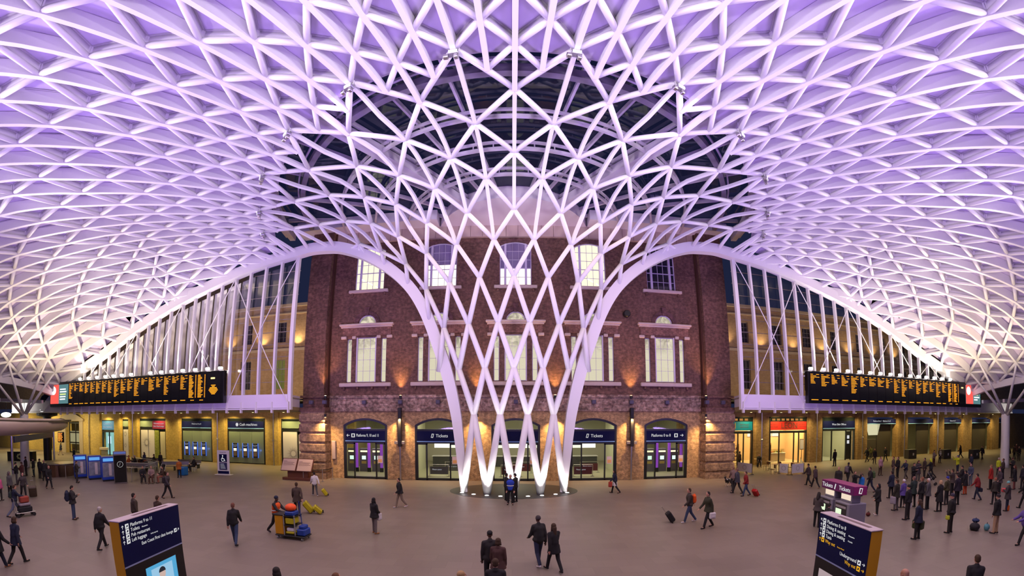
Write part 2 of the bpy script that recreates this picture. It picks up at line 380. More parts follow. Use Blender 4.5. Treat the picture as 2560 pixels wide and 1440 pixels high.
# cast node connectors where the legs meet, in the funnel only
for sx in (-1, 1):
    mb = MB()
    path = [Vector((CX0+sx*3.36, 25.25, 0)), Vector((CX0+sx*3.55, 25.5, 1.8)), Vector((CX0+sx*3.76, 25.8, 3.6))]+[Vector((CX0+sx*x, 26, z)) for x, z in _edge]
    F_ = pchip(range(len(path)), [q.x for q in path]); G_ = pchip(range(len(path)), [q.y for q in path]); H_ = pchip(range(len(path)), [q.z for q in path])
    pts = [Vector((F_(i/4), G_(i/4), H_(i/4))) for i in range((len(path)-1)*4+1)]
    # section grows from the foot
    for i in range(len(pts)-1):
        a, b = pts[i], pts[i+1]
    def sect(z, i): 
        k = min(1, .55+z/16); return k
    n4 = len(pts); vs = []; fs = []
    for i, p in enumerate(pts):
        t = (pts[min(i+1, n4-1)]-pts[max(i-1, 0)]).normalized(); side = Vector((0, 1, 0)); up = t.cross(side).normalized(); side = up.cross(t).normalized()
        k = sect(p.z if i < 40 else 16, i); w = .30*k; h = .40*k
        for q in ((-w,-h),(w,-h),(w,h),(-w,h)): vs.append(p+side*q[0]+up*q[1])
    for i in range(n4-1): fs += [(i*4+q, i*4+(q+1)%4, (i+1)*4+(q+1)%4, (i+1)*4+q) for q in range(4)]
    fs += [(3,2,1,0), tuple(range((n4-1)*4, n4*4))]
    mb.add(vs, fs); o = mb.build('edge_arch', white, ceiling)
# cladding above the doubled lattice: facets between lattice lines with raised joints
OFF = .55
def cnode(n, m):
    p = NODE(n, m)
    return p+up_at(p)*OFF if math.hypot(p.x-CX0, CY0-p.y) > 17 else p+Vector((0,0,OFF))
mb = MB(); fr = MB()
nn = 10.7
cn = [10.7]+[11+.5*i for i in range(int((NMAX-11)/.5)+1)]
ms = [i*.25 for i in range(-38, 39)]
for a, b in zip(cn[:-1], cn[1:]):
    for m in ms[:-1]:
        q = [(a,m),(a,m+.25),(b,m+.25),(b,m)]
        if all(inside(*t) for t in q):
            P = [cnode(*t) for t in q]
        elif any(inside(*t) for t in q):
            P = []
            for t in q:
                if inside(*t): P.append(cnode(*t))
                else:
                    w = NODE(*t); w = Vector((w.x, 25.9, 0)) if abs(PHI(*t)) < PI/2 else Vector((CX0+math.copysign(RHO(t[0]), t[1]), 25.9, 0)); w.z = EDX(abs(w.x-CX0))+.75; P.append(w)
        else: continue
        if max(p.y for p in P) < YBACK: continue
        mb.poly(P)
mb.build('ceiling_panel', clad, ceiling, smooth=True)
def jline(p, q):
    a = cnode(*p); b = cnode(*q)
    if max(a.y, b.y) < YBACK: return
    if inside(*p) and inside(*q): fr.sweep([a-up_at(a)*.04, b-up_at(b)*.04], [(-.10,-.02),(.10,-.02),(.10,.03),(-.10,.03)], [up_at(a), up_at(b)])
n = 11
while n < NMAX-.01:
    j = int(round((n-10)*2)); off = .25 if j % 2 else 0
    for m in mrange(n, .5, off):
        if not inside(n, m): continue
        jline((n,m),(n+.5,m+.25)); jline((n,m),(n+.5,m-.25))
        if n+1 <= NMAX: jline((n,m),(n+1,m))
    n += .5
fr.build('panel_joint', frame_m, ceiling)
# perimeter beam
mb = MB(); pr = [NODE(NMAX, m/4) for m in range(-34, 35) if inside(NMAX, m/4)]
mb.sweep([p+Vector((0,0,-.1)) for p in pr], [(-.3,-.35),(.3,-.35),(.3,.35),(-.3,.35)], (0,0,1)); mb.build('perimeter_beam', white, ceiling)

# ---- glazed flat roof over the funnel mouth: ring beams, radial beams, dark glass
gl = struct(empty('window_1'))
def pol(r, a, z): return Vector((CX0+r*math.sin(a), CY0-r*math.cos(a), z))
def ring(r, z, w, h, m, name, a0=-88, a1=88, z2=None):
    mb = MB(); A = [math.radians(a0+(a1-a0)*i/48) for i in range(49)]
    pts = [pol(r, a, z) for a in A]
    pts = [p for p in pts if p.y < 29.9]
    if len(pts) > 1: mb.sweep(pts, [(-w/2,-h/2),(w/2,-h/2),(w/2,h/2),(-w/2,h/2)], (0,0,1)); return mb.build(name, m, gl)
lil = mat('glass_roof_steel', (.56, .50, .60), .5)
for r in (9.4, 12.1, 14.9):
    ring(r, 21.45, .16, .22, lil, 'ring_beam'); ring(r+.02, 21.95, .14, .16, lil, 'ring_beam')
    mb = MB()
    for a in range(-84, 85, 6):
        p = pol(r, math.radians(a), 21.4)
        if p.y < 29.8: mb.tube(p, p+Vector((0,0,.6)), .04, n=6)
    mb.build('ring_post', lil, gl)
ring(17.9, 21.7, .35, .55, mat('roof_steel_dark', (.22, .19, .25), .5), 'ring_beam'); ring(18.3, 22.1, .12, .2, lil, 'ring_beam')
ring(19.9, 21.1, .5, .5, lil, 'ring_beam'); ring(20.5, 21.3, .2, .2, lil, 'ring_beam')
for a in range(-77, 78, 11):
    mb = MB(); big = abs(a) == 33
    mb.sweep([pol(6.6, math.radians(a), 22.2), pol(20, math.radians(a), 22.2)], [(-.07,-.15),(.07,-.15),(.07,.15),(-.07,.15)], (0,0,1)); mb.build('radial_beam', lil, gl)
for a in (-34, 34):
    mb = MB(); mb.sweep([pol(6.4, math.radians(a), 21.5), pol(19.8, math.radians(a), 21.5)], [(-.38,-.3),(.38,-.3),(.38,.3),(-.38,.3)], (0,0,1)); mb.build('main_girder', lil, gl)
mb = MB()
A = [math.radians(-89+178*i/40) for i in range(41)]
for i in range(40): mb.quad(pol(6.5,A[i],22.4), pol(6.5,A[i+1],22.4), pol(20.6,A[i+1],22.4), pol(20.6,A[i],22.4))
mb.build('glass', glassmat('roof_glass', (.5,.5,.65), .03), gl)
# solid soffit between the glass and the brick front
mb = MB(); sp = []
for i in range(41):
    a = A[i]; p = pol(6.6, a, 0)
mb2 = MB()
for i in range(40):
    a, b = A[i], A[i+1]
    P0, P1 = pol(6.6, a, 21.4), pol(6.6, b, 21.4)
    if min(P0.y, P1.y) > 29.9: continue
    mb2.quad(P0, P1, Vector((P1.x, 30.0, 21.4)), Vector((P0.x, 30.0, 21.4)))
    mb2.quad(P0, P1, P1+Vector((0,0,1.1)), P0+Vector((0,0,1.1)))
mb2.box(-19, CX0-6.3, 28.4, 30.1, 21.4, 22.3); mb2.box(CX0+6.3, 19, 28.4, 30.1, 21.4, 22.3)
mb2.build('ceiling_soffit', mat('soffit_white', (.72,.66,.74), .5), ceiling)
# floodlights clamped under the lattice at the edge of the cladding
def floodlight(n, m, label):
    p = NODE(n, m); t = thing('floodlight', label, 'light fitting', p-Vector((0,0,.35)), math.atan2(p.x, 32-p.y), 'floodlights round the roof glazing')
    MB().bbox(-.22,.22,-.14,.14,-.05,.12,.03).build('housing', mat('fitting_grey', (.45,.44,.48), .3, metal=.6), t)
    MB().tube((-.2,0,.1),(-.2,0,.34),.02).tube((.2,0,.1),(.2,0,.34),.02).bbox(-.24,.24,-.03,.03,.31,.37,.01).build('bracket', white, t)
    MB().bbox(-.42,-.2,-.1,.1,-.2,-.02,.03).build('lamp_head', steel, t); MB().bbox(.02,.2,-.1,.1,-.26,-.06,.03).build('lamp_head', steel, t)
    MB().box(-.18,.18,-.16,-.142,-.02,.10).build('lens', emat('flood_lens', (.85,.75,1), 3.0), t)
places = {-.5:'left of the centre rib', .5:'right of the centre rib', -1.5:'second to the left of the centre rib', 1.5:'second to the right of the centre rib',
          -2.5:'third to the left of the centre rib', 2.5:'third to the right of the centre rib', -3.5:'fourth to the left of the centre rib', 3.5:'fourth to the right of the centre rib',
          -4.5:'fifth to the left of the centre rib', 4.5:'fifth to the right of the centre rib', -5.5:'outermost on the left, low by the arch', 5.5:'outermost on the right, low by the arch'}
for m, wd in places.items(): floodlight(11, m, 'small clamped floodlight under the roof lattice, '+wd)

# ================================================================ FLOOR, BRICK FRONT, WINGS
from mathutils.geometry import tessellate_polygon
struct(MB().box(-100, 100, -20, 60, -.3, 0).build('floor', floormat()))
pad = struct(MB().lathe((CX0, 25.9, 0), [(4.45, -.1), (4.45, .012), (0.01, .012)], 56).build('floor_pad', mat('dark_stone_pad', (.035,.033,.036), .45)))
pad.scale = (1, .62, 1); pad.location = (0, 25.9*.38, 0)

def holed(name, x0, x1, z0, z1, holes, y, depth, m, parent=None):
    """a wall in the x-z plane at y (front face) with outlined openings and their reveals"""
    outer = [(x0,z0),(x1,z0),(x1,z1),(x0,z1)]
    loops = [[Vector((a,b,0)) for a,b in outer]]+[[Vector((a,b,0)) for a,b in h] for h in holes]
    tris = tessellate_polygon(loops); flat = [p for L in loops for p in L]
    mb = MB(); vs = [(p.x, y, p.y) for p in flat]; mb.add(vs, [tuple(t) for t in tris])
    for L in loops:
        n = len(L)
        for i in range(n):
            a, b = L[i], L[(i+1)%n]; mb.quad((a.x,y,a.y),(b.x,y,b.y),(b.x,y+depth,b.y),(a.x,y+depth,a.y))
    o = mb.build(name, m, parent); return o
def arch(x0, x1, z0, zs, zc, n=10):
    """outline of an opening with a segmental head: spring zs, crown zc"""
    w = (x1-x0)/2; h = zc-zs; R = (w*w+h*h)/(2*h); cz = zc-R; cx = (x0+x1)/2; a0 = math.asin(min(1, w/R))
    return [(x0,z0),(x1,z0)]+[(cx+R*math.sin(a0-2*a0*i/n), cz+R*math.cos(a0-2*a0*i/n)) for i in range(n+1)]
def outline_frame(pts, w, y0, y1, mb, closed=True):
    """mitred bar along an outline (x,z), thickness w inward"""
    n = len(pts); cx = sum(p[0] for p in pts)/n; cz = sum(p[1] for p in pts)/n
    inn = []
    for i in range(n):
        p0 = Vector(pts[i-1]); p = Vector(pts[i]); p1 = Vector(pts[(i+1)%n]); d0 = (p-p0).normalized(); d1 = (p1-p).normalized()
        n0 = Vector((-d0.y, d0.x)); n1 = Vector((-d1.y, d1.x)); b = (n0+n1)
        b = b.normalized() if b.length > 1e-6 else n0; k = w/max(.3, b.dot(n0)); inn.append(p+b*k)
    for i in range(n):
        j = (i+1)%n; a, b, c, d = pts[i], pts[j], inn[j], inn[i]
        for y in (y0,): mb.quad((a[0],y,a[1]),(b[0],y,b[1]),(c[0],y,c[1]),(d[0],y,d[1]))
        mb.quad((d[0],y0,d[1]),(c[0],y0,c[1]),(c[0],y1,c[1]),(d[0],y1,d[1]))
    return inn
BX = [-12.2, -5.93, .30, 6.57, 12.85]
YF = 30.0
low_holes = []; up_holes = []
for i, cx in enumerate(BX): low_holes.append(arch(cx-1.95, cx+1.95, .0, 4.5, 5.05))
walls = struct(empty('wall_back'))
# ground storey
holed('brick_ground_storey', -15.6, 16.2, 0, 5.75, [[(a, max(b, .001)) for a, b in h] for h in low_holes], YF, .6, brick_low, walls)
for i, cx in enumerate(BX):
    up_holes += [[(cx-.9,8.05),(cx+.9,8.05),(cx+.9,11.85),(cx-.9,11.85)], [(cx-1.78,8.05),(cx-1.32,8.05),(cx-1.32,11.75),(cx-1.78,11.75)], [(cx+1.32,8.05),(cx+1.78,8.05),(cx+1.78,11.75),(cx+1.32,11.75)]]
    up_holes.append([(cx+.8,12.98)]+[(cx+.8*math.cos(PI*k/12), 12.98+.8*math.sin(PI*k/12)) for k in range(1, 13)])
    up_holes.append(arch(cx-1.32, cx+1.32, 16.0, 19.6, 19.95))
holed('brick_upper_storeys', -15.6, 16.2, 5.75, 21.5, up_holes, YF, .45, brick_red, walls)
mb = MB(); mbu = MB()
for x0, x1 in ((-17.75,-15.45),(16.1,18.75)):
    mbu.box(x0+.15, x1-.15, 29.2, 31.5, 5.75, 21.5)
    mb.box(x0, x1, 29.05, 31.5, .45, 5.75); mb.box(x0-.12, x1+.12, 28.9, 31.5, 0, .5)
    for k in range(6): mb.bbox(x0-.1, x1+.1, 28.9, 31.4, .62+k*.82, 1.30+k*.82, .07)
    mbu.box(x0-.1, x1+.1, 28.95, 31.4, 5.6, 5.95); mbu.box(x0-.05, x1+.05, 29.05, 31.4, 6.75, 6.95)
mb.build('rusticated_pier', brickmat('pier_brick', (.36,.23,.13), (.50,.33,.18), (.28,.19,.12), stain=.35, bumpk=.8), walls)
mbu.build('brick_pilaster', brick_red, walls)
mb = MB().box(-15.5, 16.1, 29.86, 30.0, 5.62, 5.9).box(-15.5, 16.1, 29.9, 30.0, 6.72, 6.95); mb.build('string_course', brickmat('course_brick', (.26,.15,.11), (.40,.28,.22), (.30,.22,.18), stain=.6), walls)
mb = MB(); mb.box(-15.5, 16.1, 29.98, 30.0, 5.9, 6.72); mb.build('course_band', MATS['course_brick'], walls)
mb = MB().box(-15.62, -15.48, 29.6, 30, 5.9, 21.4).box(16.12, 16.26, 29.6, 30, 5.9, 21.4); mb.build('recess_shade_strip', mat('brown_recess_shade', (.07,.025,.015), .8), walls)  # solid bars, coloured dark like the shade in a recess
mb = MB().box(-17.7, 18.7, 29.75, 30.1, 20.35, 21.5)
mb.build('parapet_panel', mat('beige_panel', (.55,.42,.36), .6), walls)
mb = MB()
for k in range(37): x = -17.5+k; mb.box(x-.012, x+.012, 29.735, 29.76, 20.35, 21.5)
mb.build('panel_seam', mat('seam', (.2,.14,.12), .8), walls)
struct(MB().box(-17.6, 18.6, 31.6, 31.8, 5.9, 21.4).build('wall_inner', mat('dim_plaster', (.5,.48,.4), .8)))

lit = emat('lit_room', (1.0, .93, .68), 1.15); lit_hi = emat('lit_room_bright', (1.0, .96, .80), 1.35)
dim = mat('unlit_pane', (.02,.018,.03), .08, spec=.8); blind = mat('blind', (.25,.20,.34), .6)
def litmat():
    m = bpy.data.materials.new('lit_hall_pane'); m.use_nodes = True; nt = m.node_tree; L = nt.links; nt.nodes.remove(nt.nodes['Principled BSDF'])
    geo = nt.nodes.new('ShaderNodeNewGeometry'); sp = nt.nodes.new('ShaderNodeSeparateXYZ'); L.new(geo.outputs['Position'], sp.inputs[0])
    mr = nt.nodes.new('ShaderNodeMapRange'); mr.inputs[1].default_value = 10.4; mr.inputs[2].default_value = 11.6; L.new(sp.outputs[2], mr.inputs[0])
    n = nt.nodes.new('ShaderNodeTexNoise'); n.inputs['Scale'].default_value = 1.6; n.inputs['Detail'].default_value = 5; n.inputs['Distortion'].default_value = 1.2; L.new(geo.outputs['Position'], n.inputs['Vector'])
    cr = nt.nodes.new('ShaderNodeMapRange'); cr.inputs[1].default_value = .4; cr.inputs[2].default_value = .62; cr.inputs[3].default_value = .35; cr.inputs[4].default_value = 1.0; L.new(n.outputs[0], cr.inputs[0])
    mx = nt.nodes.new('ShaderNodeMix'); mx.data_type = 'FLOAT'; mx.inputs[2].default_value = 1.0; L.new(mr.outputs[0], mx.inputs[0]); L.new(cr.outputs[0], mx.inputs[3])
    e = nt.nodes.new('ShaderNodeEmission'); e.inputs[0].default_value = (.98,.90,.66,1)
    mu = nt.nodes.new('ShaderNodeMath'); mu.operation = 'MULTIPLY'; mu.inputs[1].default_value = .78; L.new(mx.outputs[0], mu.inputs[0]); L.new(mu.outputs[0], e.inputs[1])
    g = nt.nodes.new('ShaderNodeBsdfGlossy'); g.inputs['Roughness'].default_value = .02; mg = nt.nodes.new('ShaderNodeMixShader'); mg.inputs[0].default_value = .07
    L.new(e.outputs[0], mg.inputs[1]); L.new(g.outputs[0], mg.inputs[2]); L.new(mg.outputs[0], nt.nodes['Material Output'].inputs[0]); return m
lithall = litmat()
wn = [4]
def window(parts):
    o = struct(empty('window_%d' % wn[0])); wn[0] += 1; parts(o); return o
def glazing(mb, x0, x1, z0, z1, cols, rows_, y, b=.05, t=.022, d=.06):
    mb.box(x0, x0+b, y, y+d, z0, z1).box(x1-b, x1, y, y+d, z0, z1).box(x0, x1, y, y+d, z0, z0+b).box(x0, x1, y, y+d, z1-b, z1)
    for i in range(1, cols): x = x0+(x1-x0)*i/cols; mb.box(x-t/2, x+t/2, y+.01, y+d, z0, z1)
    for i in range(1, rows_): z = z0+(z1-z0)*i/rows_; mb.box(x0, x1, y+.01, y+d, z-t/2, z+t/2)
for i, cx in enumerate(BX):
    def parts(o, cx=cx):
        mb = MB(); y = 30.16
        for s in (-1, 1):
            mb.box(cx+s*.9-(.10 if s > 0 else 0), cx+s*.9+(.10 if s < 0 else 0), 30.02, 30.3, 8.05, 11.85)
        glazing(mb, cx-.9, cx+.9, 8.05, 11.85, 3, 4, y, .07); glazing(mb, cx-1.78, cx-1.32, 8.05, 11.75, 1, 4, y, .06); glazing(mb, cx+1.32, cx+1.78, 8.05, 11.75, 1, 4, y, .06)
        mb.build('window_frame', wfr, o)
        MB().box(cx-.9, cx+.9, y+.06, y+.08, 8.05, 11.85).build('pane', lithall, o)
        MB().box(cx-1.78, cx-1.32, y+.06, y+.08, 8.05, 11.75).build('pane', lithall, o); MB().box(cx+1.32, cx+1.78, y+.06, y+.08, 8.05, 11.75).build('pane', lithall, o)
        MB().bbox(cx-2.3, cx+2.3, 29.72, 30.02, 7.66, 7.98, .05).build('window_sill', stone, o)
        mb = MB()
        for q in (-1.9, -.65, .65, 1.9): mb.bbox(cx+q-.09, cx+q+.09, 29.82, 30.02, 7.42, 7.68, .02)
        mb.build('sill_bracket', brick_red, o)
        mb = MB()
        for a, b in ((-2.3,-1.82),(-1.28,-.94),(.94,1.28),(1.82,2.3)): mb.bbox(cx+a, cx+b, 29.86, 30.02, 11.72, 11.96, .03)
        mb.build('pier_capital', stone, o)
        MB().bbox(cx-2.2, cx+2.2, 29.88, 30.02, 11.98, 12.70, .02).build('frieze', brickmat('frieze_brick', (.16,.07,.055), (.24,.11,.08), (.30,.18,.14)), o)
        mb = MB(); mb.bbox(cx-2.42, cx+2.42, 29.62, 30.02, 12.80, 12.98, .04).box(cx-2.3, cx+2.3, 29.78, 30.02, 12.66, 12.82); mb.build('cornice', stone, o)
        mb = MB(); A = [PI*k/16 for k in range(17)]
        mb.sweep([(cx+.76*math.cos(a), 30.14, 12.98+.76*math.sin(a)) for a in A], [(-.05,-.04),(.05,-.04),(.05,.04),(-.05,.04)], (0,1,0)); mb.box(cx-.8, cx+.8, 30.1, 30.2, 12.98, 13.06)
        mb.build('lunette_frame', wfr, o)
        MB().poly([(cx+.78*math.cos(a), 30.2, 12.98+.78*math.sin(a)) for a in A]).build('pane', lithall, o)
        mb = MB(); mb.sweep([(cx+1.0*math.cos(a), 29.97, 12.98+1.0*math.sin(a)) for a in A], [(-.17,-.05),(.17,-.05),(.17,.05),(-.17,.05)], (0,-1,0)); mb.build('arch_ring', brickmat('ring_brick', (.10,.042,.045), (.15,.065,.06), (.16,.09,.08), sw=.7), o)
        mb = MB(); mb.add([(cx-.13,29.84,13.72),(cx+.13,29.84,13.72),(cx+.2,29.84,14.35),(cx-.2,29.84,14.35),(cx-.13,30,13.72),(cx+.13,30,13.72),(cx+.2,30,14.35),(cx-.2,30,14.35)], [(0,1,2,3),(0,4,5,1),(1,5,6,2),(2,6,7,3),(3,7,4,0)]); mb.bbox(cx-.24, cx+.24, 29.8, 30, 14.35, 14.45, .02); mb.build('keystone', MATS['ring_brick'], o)
    window(parts)
    def parts(o, cx=cx, i=i):
        mb = MB(); ol = arch(cx-1.32, cx+1.32, 16.0, 19.6, 19.95); outline_frame(ol, .07, 30.1, 30.2, mb)
        mb.box(cx-.95, cx-.77, 30.06, 30.22, 16.0, 19.85).box(cx+.77, cx+.95, 30.06, 30.22, 16.0, 19.85)
        for a, b, c in ((-1.32,-.95,1),(-.77,.77,3),(.95,1.32,1)):
            for k in range(1, c): x = cx+a+(b-a)*k/c; mb.box(x-.013, x+.013, 30.12, 30.2, 16.0, 19.85)
            for k in range(1, 5): z = 16+k*.78; mb.box(cx+a, cx+b, 30.12, 30.2, z-(.03 if k == 2 else .012), z+(.03 if k == 2 else .012))
        mb.build('window_frame', wfr, o)
        top = [(cx+x_, z_) for x_, z_ in ((1.3,19.6),(.8,19.8),(0,19.93),(-.8,19.8),(-1.3,19.6))]
        zs = {0:16.0, 1:18.0, 2:17.55, 3:16.0, 4:19.59}[i]
        MB().poly([(cx-1.3,30.21,zs),(cx+1.3,30.21,zs)]+[(a,30.21,b) for a,b in top]).build('pane', [lit, blind, blind, lit, dim][i], o)
        if i in (1, 2): MB().poly([(cx-1.3,30.21,16),(cx+1.3,30.21,16),(cx+1.3,30.21,zs),(cx-1.3,30.21,zs)]).build('pane', lit_hi, o)
        if i == 4: MB().poly([(cx-1.3,30.21,16),(cx+1.3,30.21,16),(cx+1.3,30.21,zs),(cx-1.3,30.21,zs)]).build('pane', dim, o)
        if i in (0, 3): 
            mb = MB()
            for k in range(3): mb.tube((cx-1.0+k*.75, 30.205, 17.2-k*.42), (cx-.5+k*.75, 30.205, 16.9-k*.42), .03)
            mb.build('light_tube', emat('tube_light', (1,1,.95), 3), o)
        MB().bbox(cx-1.78, cx+1.78, 29.74, 30.02, 15.72, 15.98, .04).build('window_sill', stone, o)
        MB().bbox(cx-1.55, cx-1.38, 29.84, 30.02, 15.45, 15.73, .02).bbox(cx+1.38, cx+1.55, 29.84, 30.02, 15.45, 15.73, .02).build('sill_bracket', brick_red, o)
        mb = MB(); w = 1.5; n = 12; R = (1.32**2+.35**2)/(2*.35)+.16; a0 = math.asin(1.42/R)
        pts = [(cx+R*math.sin(-a0+2*a0*k/n), 29.985, 19.95+.16-R+R*math.cos(-a0+2*a0*k/n)) for k in range(n+1)]
        mb.sweep(pts, [(-.16,-.02),(.16,-.02),(.16,.02),(-.16,.02)], (0,-1,0)); mb.build('arch_ring', MATS['ring_brick'], o)
    window(parts)

# ---- ground-floor portals
gdoor = glassmat('door_glass', (.86,.90,.84), .02)
pale_blue = mat('pale_blue_line', (.16,.34,.72), .5); wtxt = emat('sign_white', (.9,.9,.92), .75); ltxt = emat('small_sign_white', (.75,.75,.8), .6)
arrow_m = wtxt
def arrow(mb, cx, cz, y, s, ang):
    ca, sa = math.cos(ang), math.sin(ang)
    def T(a, b): return (cx+(a*ca-b*sa)*s, y, cz+(a*sa+b*ca)*s)
    mb.poly([T(-.5,-.07),T(.35,-.07),T(.35,.07),T(-.5,.07)])
    mb.poly([T(.5,0),T(.12,.38),T(.0,.30),T(.3,0)]); mb.poly([T(.5,0),T(.3,0),T(.0,-.30),T(.12,-.38)])
labels = ['Platforms 9, 10 and 11', 'Tickets', '', 'Tickets', 'Platforms 0 to 8']
for i, cx in enumerate(BX):
    o = struct(empty('door_%d' % (i+1))); mb = MB(); ol = arch(cx-1.95, cx+1.95, 0, 4.5, 5.05)
    outline_frame(ol[:], .17, 29.97, 30.25, mb)
    mb.box(cx-1.8, cx+1.8, 30.0, 30.2, 4.0, 4.16).box(cx-1.8, cx+1.8, 30.0, 30.2, 3.0, 3.12); mb.build('door_frame', dark, o)
    MB().box(cx-1.8, cx+1.8, 29.98, 30.2, 3.2, 4.0).build('sign_panel', navy, o)
    MB().box(cx-1.8, cx+1.8, 29.97, 30.2, 3.12, 3.2).build('sign_edge', pale_blue, o)
    MB().poly([(a, 30.12, b) for a, b in arch(cx-1.8, cx+1.8, 4.16, 4.42, 4.9)]).build('fanlight', gdoor, o)
    for s in (-1, 1):
        a, b = (cx-1.8, cx-.92) if s < 0 else (cx+.92, cx+1.8)
        m2 = MB(); m2.box(a, a+.1, 29.95, 30.1, 0, 3.0).box(b-.1, b, 29.95, 30.1, 0, 3.0).box(a, b, 29.95, 30.1, 2.9, 3.0).box(a, b, 29.95, 30.1, 0, .12)
        leaf = m2.build('sliding_leaf', dark, o); MB().quad((a,30.02,0),(b,30.02,0),(b,30.02,3),(a,30.02,3)).build('glass', gdoor, leaf)
        if s > 0:
            MB().box(a+.2, a+.62, 29.93, 29.95, 1.35, 1.95).build('door_notice', mat('notice', (.72,.60,.66), .6), leaf); MB().box(a+.25, a+.57, 29.925, 29.932, 1.42, 1.68).build('notice_block', mat('notice_orange', (.8,.45,.18), .6), leaf)
    t = labels[i]; z = 3.62; y = 29.96
    if i == 0:
        mb = MB(); arrow(mb, cx-1.52, z, y, .30, PI); mb.box(cx-1.22, cx-.90, y-.003, y, z-.16, z+.16); mb.build('arrow_and_icon', wtxt, o)
        MB().box(cx-1.13, cx-.99, y-.006, y-.003, z-.1, z+.1).build('icon_train', navy, o)
        text(t, (cx-.78, y, z), .34, wtxt, o, sx=.66)
    elif i == 4:
        mb = MB(); arrow(mb, cx+1.42, z, y, .30, 0); mb.box(cx+.72, cx+1.04, y-.003, y, z-.16, z+.16); mb.build('arrow_and_icon', wtxt, o)
        MB().box(cx+.81, cx+.95, y-.006, y-.003, z-.1, z+.1).build('icon_train', navy, o)
        text(t, (cx-1.35, y, z), .34, wtxt, o, sx=.78)
    elif t:
        mb = MB(); mb.poly([(cx-.62,y,z-.14),(cx-.44,y,z-.16),(cx-.36,y,z+.16),(cx-.54,y,z+.18)]); mb.build('ticket_icon', wtxt, o)
        MB().poly([(cx-.57,y-.004,z-.10),(cx-.48,y-.004,z-.11),(cx-.41,y-.004,z+.12),(cx-.50,y-.004,z+.13)]).build('icon_centre', navy, o)
        text(t, (cx-.22, y, z), .36, wtxt, o, sx=.95)
# rooms behind the portals
room_w = mat('hall_wall_cream', (.62,.60,.46), .7); room_f = mat('hall_floor', (.42,.40,.28), .35)
struct(MB().box(-17, 17.8, 44, 44.2, 0, 5.35).build('wall_hall_back', room_w)); struct(MB().box(-17.0, -16.8, 30.6, 44, 0, 5.35).build('wall_hall_left', room_w)); struct(MB().box(17.6, 17.8, 30.6, 44, 0, 5.35).build('wall_hall_right', room_w))
struct(MB().box(-17, 17.8, 30.6, 44.2, 5.35, 5.6).build('ceiling_hall', mat('hall_ceiling', (.75,.73,.6), .7)))
struct(MB().box(-17, 17.8, 30.3, 44, -.02, .008).build('floor_hall', room_f))
for cx in BX: light('AREA', (cx, 34, 5.25), 230, (1, .93, .66), 'booking_hall_light', (cx, 34, 0), size=4)
for x in (-9.3,): pass
struct(MB().box(-9.15,-8.9,30.6,38,0,5.35).build('wall_partition_left', room_w)); struct(MB().box(9.6,9.85,30.6,38,0,5.35).build('wall_partition_right', room_w))
tm_body = mat('ticket_machine_grey', (.16,.15,.17), .5); scr = emat('machine_screen', (.62,.85,.72), 1.4); purp = mat('purple_panel', (.30,.07,.62), .5, emis=(.35,.08,.75), estr=.35)
def hall_machine(x, y, lab):
    t = thing('ticket_machine', lab, 'ticket machine', (x, y, 0), 0, 'ticket machines in the booking hall')
    MB().bbox(-.45,.45,0,.6,0,2.2,.03).build('cabinet', tm_body, t); MB().box(-.2,.2,-.012,0,1.15,1.5).build('screen', scr, t)
    MB().box(-.25,.25,-.015,0,.75,1.0).build('keypad_panel', mat('yellow_panel', (.55,.45,.12), .5), t); MB().box(-.35,.35,-.012,0,1.85,2.0).build('top_strip', emat('strip_light', (1,.9,.5), 1.6), t)
k = 0
for cx, w in ((-12.2, 'left'), (12.85, 'right')):
    for j in range(3):
        x = (-15.3 if cx < 0 else 13.0)+j*1.25; hall_machine(x, 34.2, 'ticket machine with lit screen inside the %s archway, %s of three' % (w, ['leftmost','middle','rightmost'][j]))
        p = thing('purple_pillar_panel', 'glowing purple panel between machines in the %s archway, %s one' % (w, ['first','second','third'][j]), 'panel', (x+.62, 33.9, 0), 0, 'purple panels between hall machines')
        MB().bbox(-.13,.13,0,.12,.4,3.2,.02).build('panel', purp, p); MB().box(-.16,.16,-.02,.14,0,.4).build('panel_base', dark, p)
def barrier_banner(x, y, lab, col):
    t = thing('queue_barrier', lab, 'barrier', (x, y, 0), 0, 'barriers inside the ticket hall')
    for s in (-.85, .85): MB().tube((s,0,0),(s,0,1.05),.03).lathe((s,0,0),[(.18,0),(.18,.03),(.03,.05)],12).build('post', steel, t)
    MB().tube((-.85,0,1.02),(.85,0,1.02),.022).build('rail', steel, t); MB().box(-.8,.8,-.01,.01,.18,.86).build('banner', col, t)
    text('Please queue', (-.6,-.02,.6), .16, ltxt, t)
for j, (cx, col) in enumerate(((-5.93, mat('banner_grey', (.10,.10,.11), .6)), (.3, mat('banner_maroon', (.12,.02,.035), .6)), (6.57, MATS['banner_maroon']))):
    w = ['second archway from the left', 'middle archway', 'fourth archway from the left'][j]
    barrier_banner(cx-.4, 32.2, 'near queue barrier with banner seen through the '+w, col); barrier_banner(cx+.6, 34.4, 'far queue barrier with banner seen through the '+w, col)
    c = thing('ticket_counter', 'pale ticket counter behind barriers, seen through the '+w, 'counter', (cx, 39, 0)); MB().bbox(-2.4,2.4,0,.8,0,1.05,.03).build('counter_body', mat('counter_dark', (.05,.05,.055), .5), c); MB().bbox(-2.5,2.5,-.1,.9,1.05,1.12,.02).build('counter_top', whitep, c)
    MB().box(-2.4,2.4,.85,.95,1.9,2.4).build('counter_header', emat('counter_light', (1,1,.85), 1.2), c)

